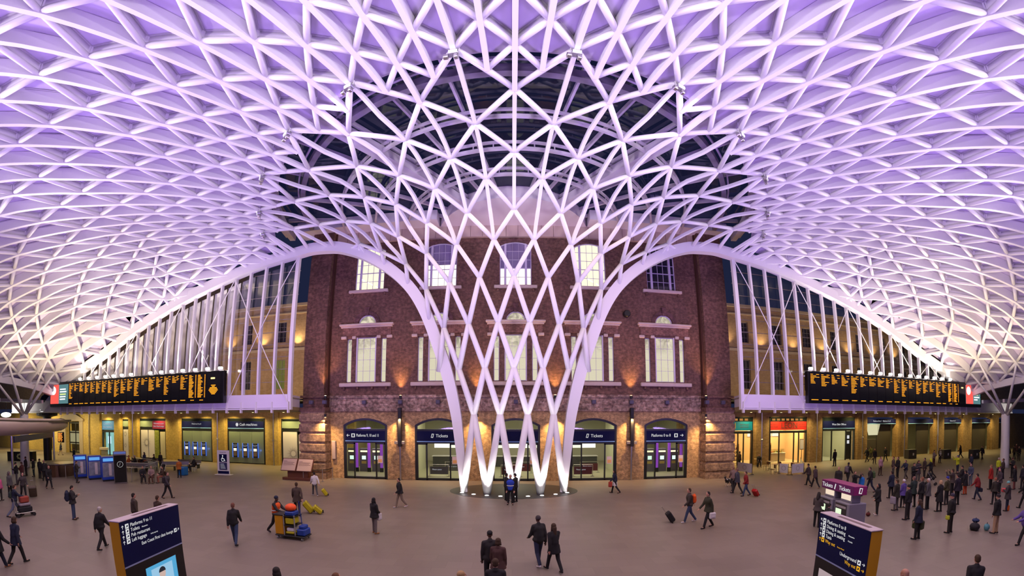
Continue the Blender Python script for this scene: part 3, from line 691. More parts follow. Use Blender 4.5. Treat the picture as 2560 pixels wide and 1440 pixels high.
# ---- wall fittings on the brick front
def wall_light(x, z, up, lab, grp, y=29.88, power=22):
    t = thing('wall_light', lab, 'light', (x, y, z), 0, grp)
    MB().lathe((0,0,-.12), [(.09,0),(.11,.02),(.11,.24),(.09,.26)], 12).build('housing', mat('lamp_black', (.015,.015,.018), .5), t)
    MB().box(-.04,.04,0,.13,-.05,.05).build('bracket', MATS['lamp_black'], t)
    zz = .15 if up else -.13
    MB().lathe((0,0,zz), [(.075,0),(.075,.012)], 12).build('lens', emat('amber_lens', (1,.62,.25), 14), t)
    light('SPOT', (x, y-(.32 if up else .45), z+(.2 if up else -.2)), power, AMBER if up else (1,.62,.26), 'wall_spot', (x, y+.25, z+(5 if up else -4)), size=.05, spot=62 if up else 120, blend=1)
wl = [-15.35, -9.07, -2.8, 3.45, 9.72, 16.05]
wrd = ['leftmost, by the left brick pier', 'second from the left', 'third from the left, behind the funnel', 'fourth from the left, behind the funnel', 'fifth from the left', 'rightmost, by the right brick pier']
for x, w in zip(wl, wrd):
    yy = 29.88 if abs(x) < 15 else 29.0
    wall_light(x, 6.75, True, 'black upward spotlight on the brick band, '+w, 'upward spotlights on the brick front', yy, 900)
    wall_light(x, 5.25, False, 'black downward spotlight over the ground floor brick, '+w, 'downward spotlights on the brick front', yy, 900)
for x, w in zip([-16.6]+[a for a in wl[:1]]+[-12.2, -9.07, -5.93, -2.8, .3, 3.45, 6.57, 9.72, 12.85, 16.05, 17.6], ['on the left pier']+['beside the left pier', 'over the first arch', 'between first and second arches', 'over the second arch', 'between second and middle arches', 'over the middle arch', 'between middle and fourth arches', 'over the fourth arch', 'between fourth and fifth arches', 'over the fifth arch', 'beside the right pier', 'on the right pier']):
    yy = 29.98 if abs(x) < 15 else 29.02
    b = MB().bbox(x-.17, x+.17, yy-.3, yy, 6.2, 6.52, .03).build('wall_speaker', mat('grey_box', (.09,.08,.13), .5)); tag(b, 'small grey speaker box on the brick band '+w, 'speaker', 'grey boxes on the brick band')
def pipe(x, w):
    t = thing('rainwater_pipe', 'silver rainwater pipe with thick black upper sleeve, '+w, 'pipe', (x, 29.75, 0))
    MB().tube((0,0,0),(0,0,2.9),.075,n=12).build('pipe_shaft', steel, t); MB().bbox(-.14,.14,-.16,.1,2.75,5.9,.03).build('sleeve', black, t)
    MB().bbox(-.45,-.15,-.15,.05,2.95,3.2,.02).build('junction_box', mat('box_grey', (.3,.26,.24), .5), t); MB().bbox(.17,.42,-.15,.05,2.95,3.2,.02).build('junction_box', MATS['box_grey'], t)
pipe(-9.07, 'between the first and second archways'); pipe(9.72, 'between the fourth and fifth archways')
b = MB().bbox(-15.2,-14.85,29.8,30,1.6,3.15,.03).build('wall_cabinet', mat('cabinet_pink_grey', (.45,.36,.32), .5)); tag(b, 'narrow pale metal cabinet on the brick left of the first archway', 'cabinet')
b = MB().lathe((0,0,0), [(.3,0),(.3,.3),(.24,.38)], 16).build('wall_vent', black); b.rotation_euler = (PI/2,0,0); b.location = (9.5, 29.98, 13.7); tag(b, 'round black vent high on the red brick right of the funnel', 'vent')

# ---- glazed wings either side (plane y = 26) with gallery below, arcade wall behind (plane y = 36.5)
muw = mat('white_mullion', (.74,.72,.72), .5)
pane_m = glassmat('wing_glass', (.90,.88,.86), -.02, .12)
for sx, wname in ((-1, 'window_2'), (1, 'window_3')):
    o = struct(empty(wname)); xs = [16.95 if sx < 0 else 17.65]
    while xs[-1] < 51: xs.append(xs[-1]+1.515)
    for i, x in enumerate(xs):
        X = sx*x; top = EDX(abs(X-CX0))-.36
        if top < 7.2: continue
        w = .15 if i == 0 else .085
        m2 = MB(); m2.box(X-w, X+w, 26.05, 26.33, 5.7, top); m2.box(X-.05, X+.05, 25.86, 26.1, 5.45, 6.3)
        m2.build('mullion', muw, o)
    mb = MB(); mbt = MB()
    for i in range(len(xs)-1):
        a, b = sx*xs[i], sx*xs[i+1]; ta, tb = EDX(abs(a-CX0))-.2, EDX(abs(b-CX0))-.2
        mb.quad((a,26.6,6.9),(b,26.6,6.9),(b,26.6,max(tb,6.95)),(a,26.6,max(ta,6.95)))
        z = 7.9
        while z < min(ta, tb): mbt.box(min(a,b), max(a,b), 26.62, 26.68, z-.02, z+.02); z += 1.0
    mb.build('glass', pane_m, o); mbt.build('transom', mat('transom_grey', (.34,.30,.28), .5), o)
    mb = MB()
    for i in range(0, len(xs)-4, 4):
        a, b = sx*xs[i], sx*xs[i+4]; ta, tb = EDX(abs(a-CX0))-.45, EDX(abs(b-CX0))-.45
        mb.tube((a,25.98,ta),(b,25.98,6.1),.035); mb.tube((b,25.95,tb),(a,25.95,6.1),.035)
    mb.build('tension_rod', muw, o)
    # gallery
    g = struct(empty('trim_%d' % (1 if sx < 0 else 2))); e = -17.05 if sx < 0 else 17.55
    a, b = sorted((e, sx*62))
    MB().box(a, b, 26.0, 26.25, 5.83, 6.88).build('fascia', mat('fascia_white', (.74,.70,.76), .5), g)
    e2 = -17.8 if sx < 0 else 18.8; MB().quad((e,26,5.83),(e2,29.0,5.83),(e2,29.0,6.88),(e,26,6.88)).build('fascia_return', MATS['fascia_white'], g)
    def slab(z0, z1, y0, y1):
        f_ = sx*62; P_ = [(e, y0), (e2, 29.0), (e2, y1), (f_, y1), (f_, y0)]; n_ = 5; m_ = MB()
        m_.add([(x, y, z0) for x, y in P_]+[(x, y, z1) for x, y in P_], [tuple(range(5)), tuple(range(9, 4, -1))]+[(i, (i+1)%5, 5+(i+1)%5, 5+i) for i in range(5)]); return m_
    slab(5.7, 5.95, 26.2, 36.4).build('soffit', mat('soffit_tan', (.34,.28,.14), .7), g)
    slab(6.6, 6.7, 26.2, 36.5).build('gallery_floor', mat('gallery_floor', (.3,.27,.22), .6), g)
    MB().box(a, b, 25.92, 26.02, 5.70, 5.80).build('fascia_lip', MATS['fascia_white'], g)

# arcade wall behind
LW = struct(empty('wall_left')); RW = struct(empty('wall_right'))
left_op = [(-24.7,-20.5,5.0), (-32.2,-26.9,5.05), (-39.7,-34.6,5.05), (-47.8,-42.6,5.05), (-51.6,-50.2,4.95), (-56.6,-53.5,4.85), (-66,-62.2,4.6), (-74,-71,4.2)]
right_op = [(20.6,26.05,5.2), (28.3,33.8,5.2), (36.25,42.0,5.2), (44.3,50.3,5.2), (53.0,59.5,5.2), (62.4,67.7,5.2), (71.0,77.8,5.2), (81,85,5.2)]
for o, ops, sx in ((LW, left_op, -1), (RW, right_op, 1)):
    x0, x1 = (-95, -16) if sx < 0 else (17, 95)
    H = [[(a,.001),(b,.001),(b,c),(a,c)] for a, b, c in ops]
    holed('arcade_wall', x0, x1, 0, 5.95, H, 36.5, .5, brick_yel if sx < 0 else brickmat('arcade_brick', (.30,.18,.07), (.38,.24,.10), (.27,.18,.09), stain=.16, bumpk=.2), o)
    # pilaster strips between the openings
    mb = MB(); xs_ = sorted([v for a, b, _ in ops for v in (a, b)])
    for a, b in zip(xs_[1:-1:2], xs_[2::2]): mb.box(a+.25, b-.25, 36.2, 36.5, 0, 5.7)
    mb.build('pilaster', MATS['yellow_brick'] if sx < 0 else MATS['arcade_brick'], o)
    # storeys above, seen through the glass
    H = []
    for k in range(9):
        c = sx*(20.6+k*4.6); H.append([(c-.75,8.2),(c+.75,8.2),(c+.75,11.4),(c-.75,11.4)]); H.append([(c-.7,13.3),(c+.7,13.3),(c+.7,15.6),(c-.7,15.6)])
    uw = brickmat('upper_wing_brick', (.34,.22,.12), (.42,.28,.16), (.36,.26,.18), stain=.1, bumpk=.1)
    holed('upper_wall', x0, x1, 6.7, 17.2, H, 36.6, .4, uw, o)
    mb = MB().box(x0, x1, 36.3, 36.6, 17.2, 17.5).box(x0, x1, 36.4, 36.6, 12.3, 12.6).box(x0, x1, 36.45, 36.6, 16.4, 16.55); mb.build('cornice', mat('wing_stone', (.52,.42,.30), .7), o)
    for k in range(9):
        c = sx*(20.6+k*4.6)
        for z0, z1 in ((8.2,11.4),(13.3,15.6)):
            mb = MB(); glazing(mb, c-.75, c+.75, z0, z1, 3, 4, 36.8, .06); wf = mb.build('wing_window_frame', mat('grey_frame', (.25,.22,.26), .5), o)
            MB().quad((c-.75,36.9,z0),(c+.75,36.9,z0),(c+.75,36.9,z1),(c-.75,36.9,z1)).build('pane', emat('dim_green_room', (.42,.42,.10), .35) if (sx < 0 and z0 < 9 and k < 2) else dim, wf)
    mb = MB(); mb.quad((x0,36.4,17.5),(x1,36.4,17.5),(x1,46,20.5),(x0,46,20.5)); mb.build('wing_roof', mat('slate', (.10,.085,.085), .7), o)
    # warm lights grazing the upper wall
    for k in range(8):
        x = sx*(18.3+k*4.6); light('SPOT', (x, 35.9, 12.75), 260 if sx > 0 else 420, (1,.72,.34), 'wing_spot', (x, 36.6, 15.5), size=.08, spot=110, blend=.9)
    light('AREA', (sx*33, 30, 7.2), 1100 if sx < 0 else 600, (1,.74,.40), 'gallery_light', (sx*33, 36.5, 13), size=30, size_y=2)
MB().box(-95,-16,36.9,45,0,.002).build('back_floor', room_f, LW)
# dark end pieces where wings meet the brick block
for sx, x in ((-1,-17.4),(1,18.4)):
    MB().box(x-.25 if sx < 0 else x, x if sx < 0 else x+.25, 31.4, 36.6, 0, 21).build('return_wall', brick_red, LW if sx < 0 else RW)
# soffit downlights
dl = mat('downlight_rim', (.3,.28,.2), .5)
def downlight(x, lab):
    t = thing('downlight', lab, 'light', (x, 35.55, 5.68), 0, 'downlights under the gallery')
    MB().lathe((0,0,0), [(.16,0),(.16,.03)], 14).build('rim', dl, t); MB().lathe((0,0,-.01), [(.1,0),(.1,.012)], 12).build('lens', emat('sodium_lens', (1,.9,.4), 6), t)
    light('SPOT', (x, 35.4, 5.6), 620, (1,.76,.26), 'soffit_spot', (x, 36.0, 0), size=.06, spot=140, blend=.9)
for ops, side in ((left_op[:6], 'left'), (right_op[:7], 'right')):
    for j, (a, b, _) in enumerate(ops):
        wds = ['nearest the front', 'second from the front', 'third from the front', 'fourth from the front', 'fifth from the front', 'sixth from the front', 'seventh from the front'][j]
        if b-a > 4:
            downlight(a+.9, 'yellow downlight under the %s gallery, %s edge of bay %s' % (side, 'left', wds)); downlight(b-.9, 'yellow downlight under the %s gallery, %s edge of bay %s' % (side, 'right', wds))
        else: downlight((a+b)/2, 'yellow downlight under the %s gallery over narrow bay %s' % (side, wds))

for sx, xs_ in ((-1, (-60,-70,-80,-46,-34,-24)), (1, (24,34,46,58,68,80))):
    for x in xs_: light('AREA', (x, 33, 5.6), 62 if x > -50 else 420, (1,.78,.34), 'soffit_fill_light', (x, 34.2, 0), size=3)  # added fill brightening the arcades, without fittings
# ================================================================ SHOP BAYS, BOARDS, FURNITURE
YW = 36.5
def wx(px, py=1047, Y=YW): return wp(px, py, Y)[0]
def wz(px, py, Y=YW): return wp(px, py, Y)[1]
greenglass = mat('green_back_painted_glass', (.20,.25,.19), .15)
def bay_frame(name, a, b, top, sign=None, sm=navy, z0=3.98, z1=4.72, line=True):
    o = struct(empty(name)); mb = MB()
    mb.box(a,a+.14,36.45,36.7,0,top).box(b-.14,b,36.45,36.7,0,top).box(a,b,36.45,36.7,top-.12,top).box(a,b,36.46,36.7,z0-.34,z0-.08); mb.build('door_frame', dark, o)
    MB().box(a+.1,b-.1,36.43,36.6,z0,z1).build('sign_panel', sm, o)
    MB().box(a+.1,b-.1,36.5,36.62,z1,top-.1).build('upper_pane', mat('dark_pane', (.012,.018,.016), .2), o)
    if line: MB().box(a+.1,b-.1,36.42,36.6,z0-.09,z0).build('sign_edge', pale_blue, o)
    return o
dn = [6]
def nxt(): dn[0] += 1; return 'door_%d' % (dn[0]-1)
# cash machine bays
def atm(px, py, lab):
    x, z = wp(px, py, YW); t = thing('cash_machine', lab, 'cash machine', (x, 36.38, 0), 0, 'cash machines in two glass bays')
    MB().bbox(-.33,.33,-.02,.2,.72,2.28,.02).build('surround', black, t); MB().box(-.22,.22,-.03,-.015,1.42,1.72).build('screen', emat('cash_screen', (1,.84,.66), 1.1), t)
    MB().box(-.24,.24,-.035,-.015,.85,1.36).build('keypad_panel', mat('bronze_panel', (.20,.14,.09), .4), t)
    text('Free Cash', (0,-.035,2.08), .15, ltxt, t, align='CENTER'); text('withdrawals', (0,-.035,1.93), .10, ltxt, t, align='CENTER')
    for s in (-1, 1):
        MB().box(s*.37-.02,s*.37+.02,-.01,.03,.70,2.30).build('neon_edge', emat('blue_neon', (.05,.18,1), 4.5 if s > 0 else 1.5), t)
    light('POINT', (x+.45, 36.2, 1.5), 3, (.1,.25,1), 'neon_glow', size=.1)
for (a, b, w, pxs, py) in ((-39.7,-34.6,'far bay',(469,490,511),1120), (-32.2,-26.9,'near bay',(590,615,640),1124)):
    o = bay_frame(nxt(), a, b, 5.05)
    mb = MB()
    W3 = (b-a-.28)/3
    for k in range(3):
        MB().box(a+.14+W3*k+.02, a+.14+W3*(k+1)-.02, 36.5, 36.56, .1, 3.6).build('glass_panel', greenglass, o)
    if w == 'near bay':
        mb.poly([(-30.75+.2*math.cos(q*PI/6),36.42,4.36+.2*math.sin(q*PI/6)) for q in range(12)]); mb.build('coin_icon', wtxt, o); text('Cash machines', (-30.4,36.42,4.36), .42, wtxt, o)
    else: text('Platforms 0 to 8', (-37.9,36.42,4.4), .24, ltxt, o)
    for k, px in enumerate(pxs): atm(px, py, 'black cash machine with blue glowing edges, %s, %s of three' % (w, ['left','middle','right'][k]))
# white closed bay by the brick front, lounge, narrow bay, exchange
wp_m = mat('white_hoarding', (.62,.58,.58), .5, emis=(.9,.85,.8), estr=.04)
def burst(cx, cz, r, o, n=26):
    mb = MB()
    for k in range(n):
        a = 2*PI*k/n; d = .03*r
        mb.poly([(cx+.35*r*math.cos(a)-d*math.sin(a), 36.44, cz+.35*r*math.sin(a)+d*math.cos(a)),(cx+.35*r*math.cos(a)+d*math.sin(a), 36.44, cz+.35*r*math.sin(a)-d*math.cos(a)),(cx+r*math.cos(a)*(.8+.2*(k%2)), 36.44, cz+r*math.sin(a)*(.8+.2*(k%2)))])
    mb.build('sunburst_print', mat('grey_print', (.16,.14,.14), .7), o)
o = bay_frame(nxt(), -24.7, -20.5, 5.0, sm=greenglass, line=False)
MB().box(-24.5,-22.75,36.46,36.6,.1,3.6).build('white_panel', wp_m, o); MB().box(-22.5,-20.7,36.46,36.6,.1,3.3).build('white_panel', wp_m, o); burst(-23.2, 1.3, .85, o)
o = bay_frame(nxt(), -47.8, -42.6, 5.05, sm=greenglass, line=False)
MB().box(-47.6,-46.2,36.46,36.6,.1,3.6).build('white_panel', wp_m, o); MB().box(-46.0,-44.9,36.46,36.6,.1,3.6).build('white_panel', wp_m, o); burst(-46.4, 2.0, .9, o)
MB().box(-44.8,-44.0,36.46,36.6,.1,3.6).build('poster', mat('leaf_poster', (.22,.25,.05), .6, noise=(5,.9)), o); MB().box(-43.7,-42.75,36.46,36.6,.1,3.4).build('pale_door', mat('pale_door', (.60,.56,.42), .5), o)
MB().box(-45.1,-42.55,36.36,36.44,3.75,4.75).build('lounge_sign', mat('maroon_sign', (.20,.012,.06), .5), o); text('Welcome to your', (-43.85,36.35,4.42), .27, ltxt, o, align='CENTER'); text('First Class Lounge', (-43.85,36.35,4.07), .27, ltxt, o, align='CENTER')
o = bay_frame(nxt(), -51.6, -50.2, 4.95, sm=greenglass, line=False); MB().box(-51.45,-50.35,36.46,36.6,.1,3.6).build('white_panel', wp_m, o); burst(-51.0, 3.0, .5, o); burst(-51.0, 1.5, .4, o)
o = bay_frame(nxt(), -56.6, -53.5, 4.85, sm=mat('exchange_sign', (.03,.14,.34), .5, emis=(.08,.3,.6), estr=.25), z0=3.5, z1=4.7, line=False)
text('CURRENCY', (-55.05,36.41,4.3), .42, ltxt, o, align='CENTER'); text('EXCHANGE', (-55.05,36.41,3.85), .42, ltxt, o, align='CENTER')
MB().box(-56.3,-53.7,36.9,37.0,.1,3.3).build('back_panel', emat('teal_room', (.35,.72,.66), .75), o); MB().box(-54.9,-54.8,36.45,36.6,0,3.4).build('mullion', dark, o)
MB().bbox(-56.5,-54.9,35.9,36.4,.75,1.1,.03).build('counter_top', mat('cream', (.7,.6,.48), .5), o); MB().box(-56.2,-55.1,36.0,36.38,0,.75).build('counter_front', mat('grey_front', (.3,.3,.25), .5), o)
MB().box(-55.7,-55.0,36.84,36.88,1.6,2.6).build('rate_screen', emat('blue_screen', (.5,.7,1), 1.5), o)
# classical portal with pediment at the far left
o = struct(empty(nxt())); sst = mat('portal_stone', (.46,.36,.22), .7)
MB().poly([(-68,36.0,5.0),(-61,36.0,5.0),(-64.5,36.0,6.1)]).box(-68.2,-60.8,35.9,36.5,4.7,5.0).build('pediment', sst, o)
MB().box(-67.6,-66.3,36.1,36.6,0,4.7).box(-62.2,-61.2,36.1,36.6,0,4.7).build('portal_column', sst, o)
mb = MB(); glazing(mb, -66, -62.2, 0, 4.5, 2, 3, 36.6, .2, .2); mb.build('door_frame', dark, o); MB().box(-66,-62.2,36.7,36.75,1.3,3.2).build('lit_pane', emat('dim_yellow', (.62,.56,.3), .5), o)
# rooms behind the open bays
def room(x0, x1, y1, name, wc, lc, lp, h=4.9):
    m = mat(name+'_finish', wc, .7)
    struct(MB().box(x0, x1, y1, y1+.1, 0, h).build('wall_'+name+'_back', m)); struct(MB().box(x0-.1, x0, 37.0, y1, 0, h).build('wall_'+name+'_left', m)); struct(MB().box(x1, x1+.1, 37.0, y1, 0, h).build('wall_'+name+'_right', m))
    struct(MB().box(x0, x1, 36.9, y1, h, h+.1).build('ceiling_'+name, m)); struct(MB().box(x0, x1, 36.9, y1, -.02, .01).build('floor_'+name, room_f))
    if lp: light('AREA', ((x0+x1)/2, 38.5, h-.15), lp, lc, 'room_light', ((x0+x1)/2, 38.6, 0), size=3)
# teal and red food shop
teal = mat('teal_sign', (.0,.13,.22), .5, emis=(.01,.4,.55), estr=.06); redm = mat('red_sign', (.42,.016,.012), .5, emis=(1,.05,.03), estr=.08)
lnk = mat('dark_letter', (.10,.03,.02), .6)
for (a, b, sm, tx, cx) in ((20.6,26.05,teal,'LEON',22.6), (28.3,33.8,redm,'LEON',31.1)):
    o = bay_frame(nxt(), a, b, 5.2, sm=sm, z0=3.75, z1=4.7, line=False)
    text(tx, (cx,36.42,4.22), .95, mat('gold_letter', (.45,.33,.06), .5) if sm is teal else lnk, o, align='CENTER')
    for q, al in ((cx-2.2 if sm is redm else 24.9, 'CENTER'), (cx+2.0, 'CENTER')):
        if sm is teal and q != 24.9: continue
        text('NATURALLY', (q,36.42,4.36), .2, lnk, o, align=al); text('FAST FOOD', (q,36.42,4.1), .2, lnk, o, align=al)
    mb = MB()
    for x in (a+1.4, (a+b)/2+.8, b-1.2): mb.box(x-.05,x+.05,36.46,36.6,0,3.5)
    mb.build('mullion', dark, o); MB().quad((a,36.58,0),(b,36.58,0),(b,36.58,3.5),(a,36.58,3.5)).build('glass', gdoor, o)
    mb = MB()
    for k in range(7): mb.box(a+.4+k*(b-a-.8)/7, a+.4+(k+.6)*(b-a-.8)/7, 36.47, 36.5, 4.8, 5.02)
    mb.build('lit_fascia_strip', emat('amber_strip', (1,.45,.12), .5), o)
room(20.4, 34.4, 41, 'shop', (.55,.40,.24), (1,.66,.30), 0)
for x in (23, 28.4, 31.2, 33): light('AREA', (x, 38.6, 4.6), 300, (1,.64,.28), 'shop_light', (x, 39.2, 0), size=1.6)
t = thing('food_counter', 'lit glass food counter inside the red fronted shop', 'counter', (31.2, 38.6, 0)); MB().bbox(-1.8,1.2,0,.8,0,.95,.03).build('counter_body', mat('cream2', (.6,.52,.4), .5), t); MB().bbox(-1.85,1.25,-.05,.85,.95,1.0,.01).build('counter_top', whitep, t); MB().box(-1.7,1.1,.1,.12,1.0,1.45).build('sneeze_guard', gdoor, t)
pk = MB().bbox(-.07,.07,-.05,.05,0,.2,.015).mesh('food_packet'); pk.materials.append(MATS['cream2'])
for k in range(14):
    o = bpy.data.objects.new('food_packet', pk); COL.objects.link(o); o.location = (29.55+k*.2, 38.9, 1.0); o.scale = (1.1,1,.7+.5*((k*7)%5)/4)
    o.material_slots[0].link = 'OBJECT'; c_ = [(.5,.05,.02),(.6,.45,.1),(.1,.25,.06),(.5,.2,.05),(.62,.55,.4)][(k*3)%5]; o.material_slots[0].material = mat('packet_%d' % ((k*3)%5), c_, .5)
    tag(o, '%s packet on the lit food counter, %s from the left' % (['red','yellow','green','orange','cream'][(k*3)%5], ['first','second','third','fourth','fifth','sixth','seventh','eighth','ninth','tenth','eleventh','twelfth','thirteenth','fourteenth'][k]), 'food packet', 'packets on the food counter')
t = thing('menu_board', 'row of bright menu boards on the back wall of the food shop', 'menu board', (31, 40.9, 3.2)); 
for k in range(4): MB().box(-2.6+k*1.25,-1.5+k*1.25,-.04,0,-.35,.35).build('board', emat('menu_glow', (1,.85,.6), 1.6), t)
def shelfunit(x, w, lab):
    t = thing('display_shelf', lab, 'shelf', (x, 38.0, 0)); 
    for s in (-1, 1): MB().box(s*w/2-.02, s*w/2+.02, 0, .4, 0, 2.2).build('side_panel', mat('shelf_wood', (.30,.18,.08), .6), t)
    for k in range(5): MB().box(-w/2, w/2, 0, .4, .3+k*.42, .33+k*.42).build('shelf', MATS['shelf_wood'], t)
    return t
sh1 = shelfunit(29.2, 1.1, 'tall shelf of bottles on the left inside the food shop'); sh2 = shelfunit(24.6, 1.3, 'tall shelf of bottles inside the teal fronted shop')
bm = None; bc = [mat('bottle_%s' % n, c, .3) for n, c in (('amber',(.5,.16,.02)),('green',(.08,.22,.05)),('red',(.45,.04,.03)),('cream',(.7,.6,.4)))]
bmesh_ = MB().lathe((0,0,0), [(.035,0),(.035,.15),(.014,.2),(.014,.25)], 8).mesh('bottle')
for sh, x, nm in ((sh1, 29.2, 'red'), (sh2, 24.6, 'teal')):
    for k in range(4):
        for j in range(6):
            me = bmesh_.copy() if False else bmesh_; o = bpy.data.objects.new('bottle', me); COL.objects.link(o)
            if not me.materials: me.materials.append(bc[0])
            o.material_slots[0].link = 'OBJECT'; o.material_slots[0].material = bc[(j*3+k) % 4]; o.location = (x-.45+j*.18, 38.2, .33+k*.42); o.scale = (1.3,1.3,1.2)
            tag(o, '%s bottle inside the %s fronted shop, %s on the %s shelf' % (['amber','green','red','cream'][(j*3+k) % 4], nm, ['leftmost','second','third','fourth','fifth','rightmost'][j], ['bottom','second','third','top'][k]), 'bottle', 'bottles in the %s fronted shop, shelf %s' % (nm, ['one','two','three','four'][k]))
# offices
o = bay_frame(nxt(), 36.25, 42.0, 5.2, z0=3.9, z1=4.75); text('West Side Offices', (39.1,36.42,4.33), .34, wtxt, o, align='CENTER')
mb = MB()
for x in (37.9, 40.4, 41.3): mb.box(x-.06,x+.06,36.46,36.6,0,3.6)
mb.box(40.4,41.3,36.5,36.56,.1,3.5); mb.build('mullion', dark, o); MB().quad((36.3,36.58,0),(40.4,36.58,0),(40.4,36.58,3.6),(36.3,36.58,3.6)).build('glass', gdoor, o)
MB().box(40.6,40.95,36.44,36.49,2.6,3.0).build('icon_panel', wtxt, o); MB().box(40.6,40.95,36.44,36.49,2.0,2.4).build('icon_panel', wtxt, o)
room(36.0, 42.3, 42, 'office', (.55,.52,.36), (1,.9,.6), 240)
b = MB().bbox(38.6,39.9,40.2,40.6,.2,1.9,.05).build('light_box', emat('bright_box', (1,.98,.9), 1.8)); tag(b, 'brightly lit white box inside the office entrance', 'light box')
# passages with grey screens
grey_s = mat('grey_screen', (.05,.042,.036), .6)
for k, (a, b, txt, cut) in enumerate(((44.3,50.3,'← Platforms 0 to 3    Platforms 4 to 8 →',.5), (53.0,59.5,'',.52), (62.4,67.7,'Platforms 0 to 8',.25), (71.0,77.8,'',.3), (81,85,'',.3))):
    o = struct(empty(nxt())); MB().box(a,b,36.43,36.6,4.4,5.0).build('sign_panel', navy, o); MB().box(a,b,36.42,36.6,4.33,4.4).build('sign_edge', pale_blue, o)
    if txt: text(txt.replace('← ','').replace(' →',''), ((a+b)/2,36.41,4.7), .32, ltxt, o, align='CENTER', sx=.8)
    MB().bbox(a+(b-a)*cut, b-.1, 37.2, 37.4, 0, 4.3, .03).build('grey_screen', grey_s, o)
    if k == 0: MB().bbox(a+.1, a+(b-a)*.5, 37.3, 37.5, 0, 2.4, .03).build('grey_screen', grey_s, o); MB().poly([(a+.6,37.2,4.3),(a+3.6,37.2,4.3),(a+3.1,37.2,2.9),(a+1.2,37.2,2.9)]).build('lit_soffit', emat('lit_soffit', (.85,.8,.5), .8), o)
room(43.6, 88, 46, 'passage', (.42,.38,.24), (1,.9,.5), 0)
for x in (47, 56, 65, 74, 83): light('AREA', (x, 40, 4.6), 60, (1,.88,.50), 'passage_light', (x, 40, 0), size=3)
room(-95, -16.2, 40, 'leftback', (.35,.30,.18), (1,.9,.5), 0); light('AREA', (-64,38.4,4.6), 120, (1,.85,.4), 'room_light', (-64,38.4,0), size=2)
# rainwater pipes down the arcades
for px, w in ((543,'left arcade between the two cash machine bays'), (683,'left arcade right of the cash machines'), (331,'left arcade by the lounge'), (222,'left arcade by the stone portal'), (1905,'right arcade between the food shop fronts'), (2043,'right arcade left of the office entrance'), (2157,'right arcade right of the office entrance'), (2262,'right arcade past the first passage'), (2345,'right arcade past the second passage')):
    x = wx(px, 1100, 36.0); t = thing('rainwater_pipe', 'thin silver pipe on the '+w, 'pipe', (x, 36.05, 0)); MB().tube((0,0,0),(0,0,5.68),.075,n=10).build('pipe_shaft', steel, t); MB().bbox(-.12,.12,-.1,.1,2.6,2.8,.02).build('pipe_clamp', steel, t)

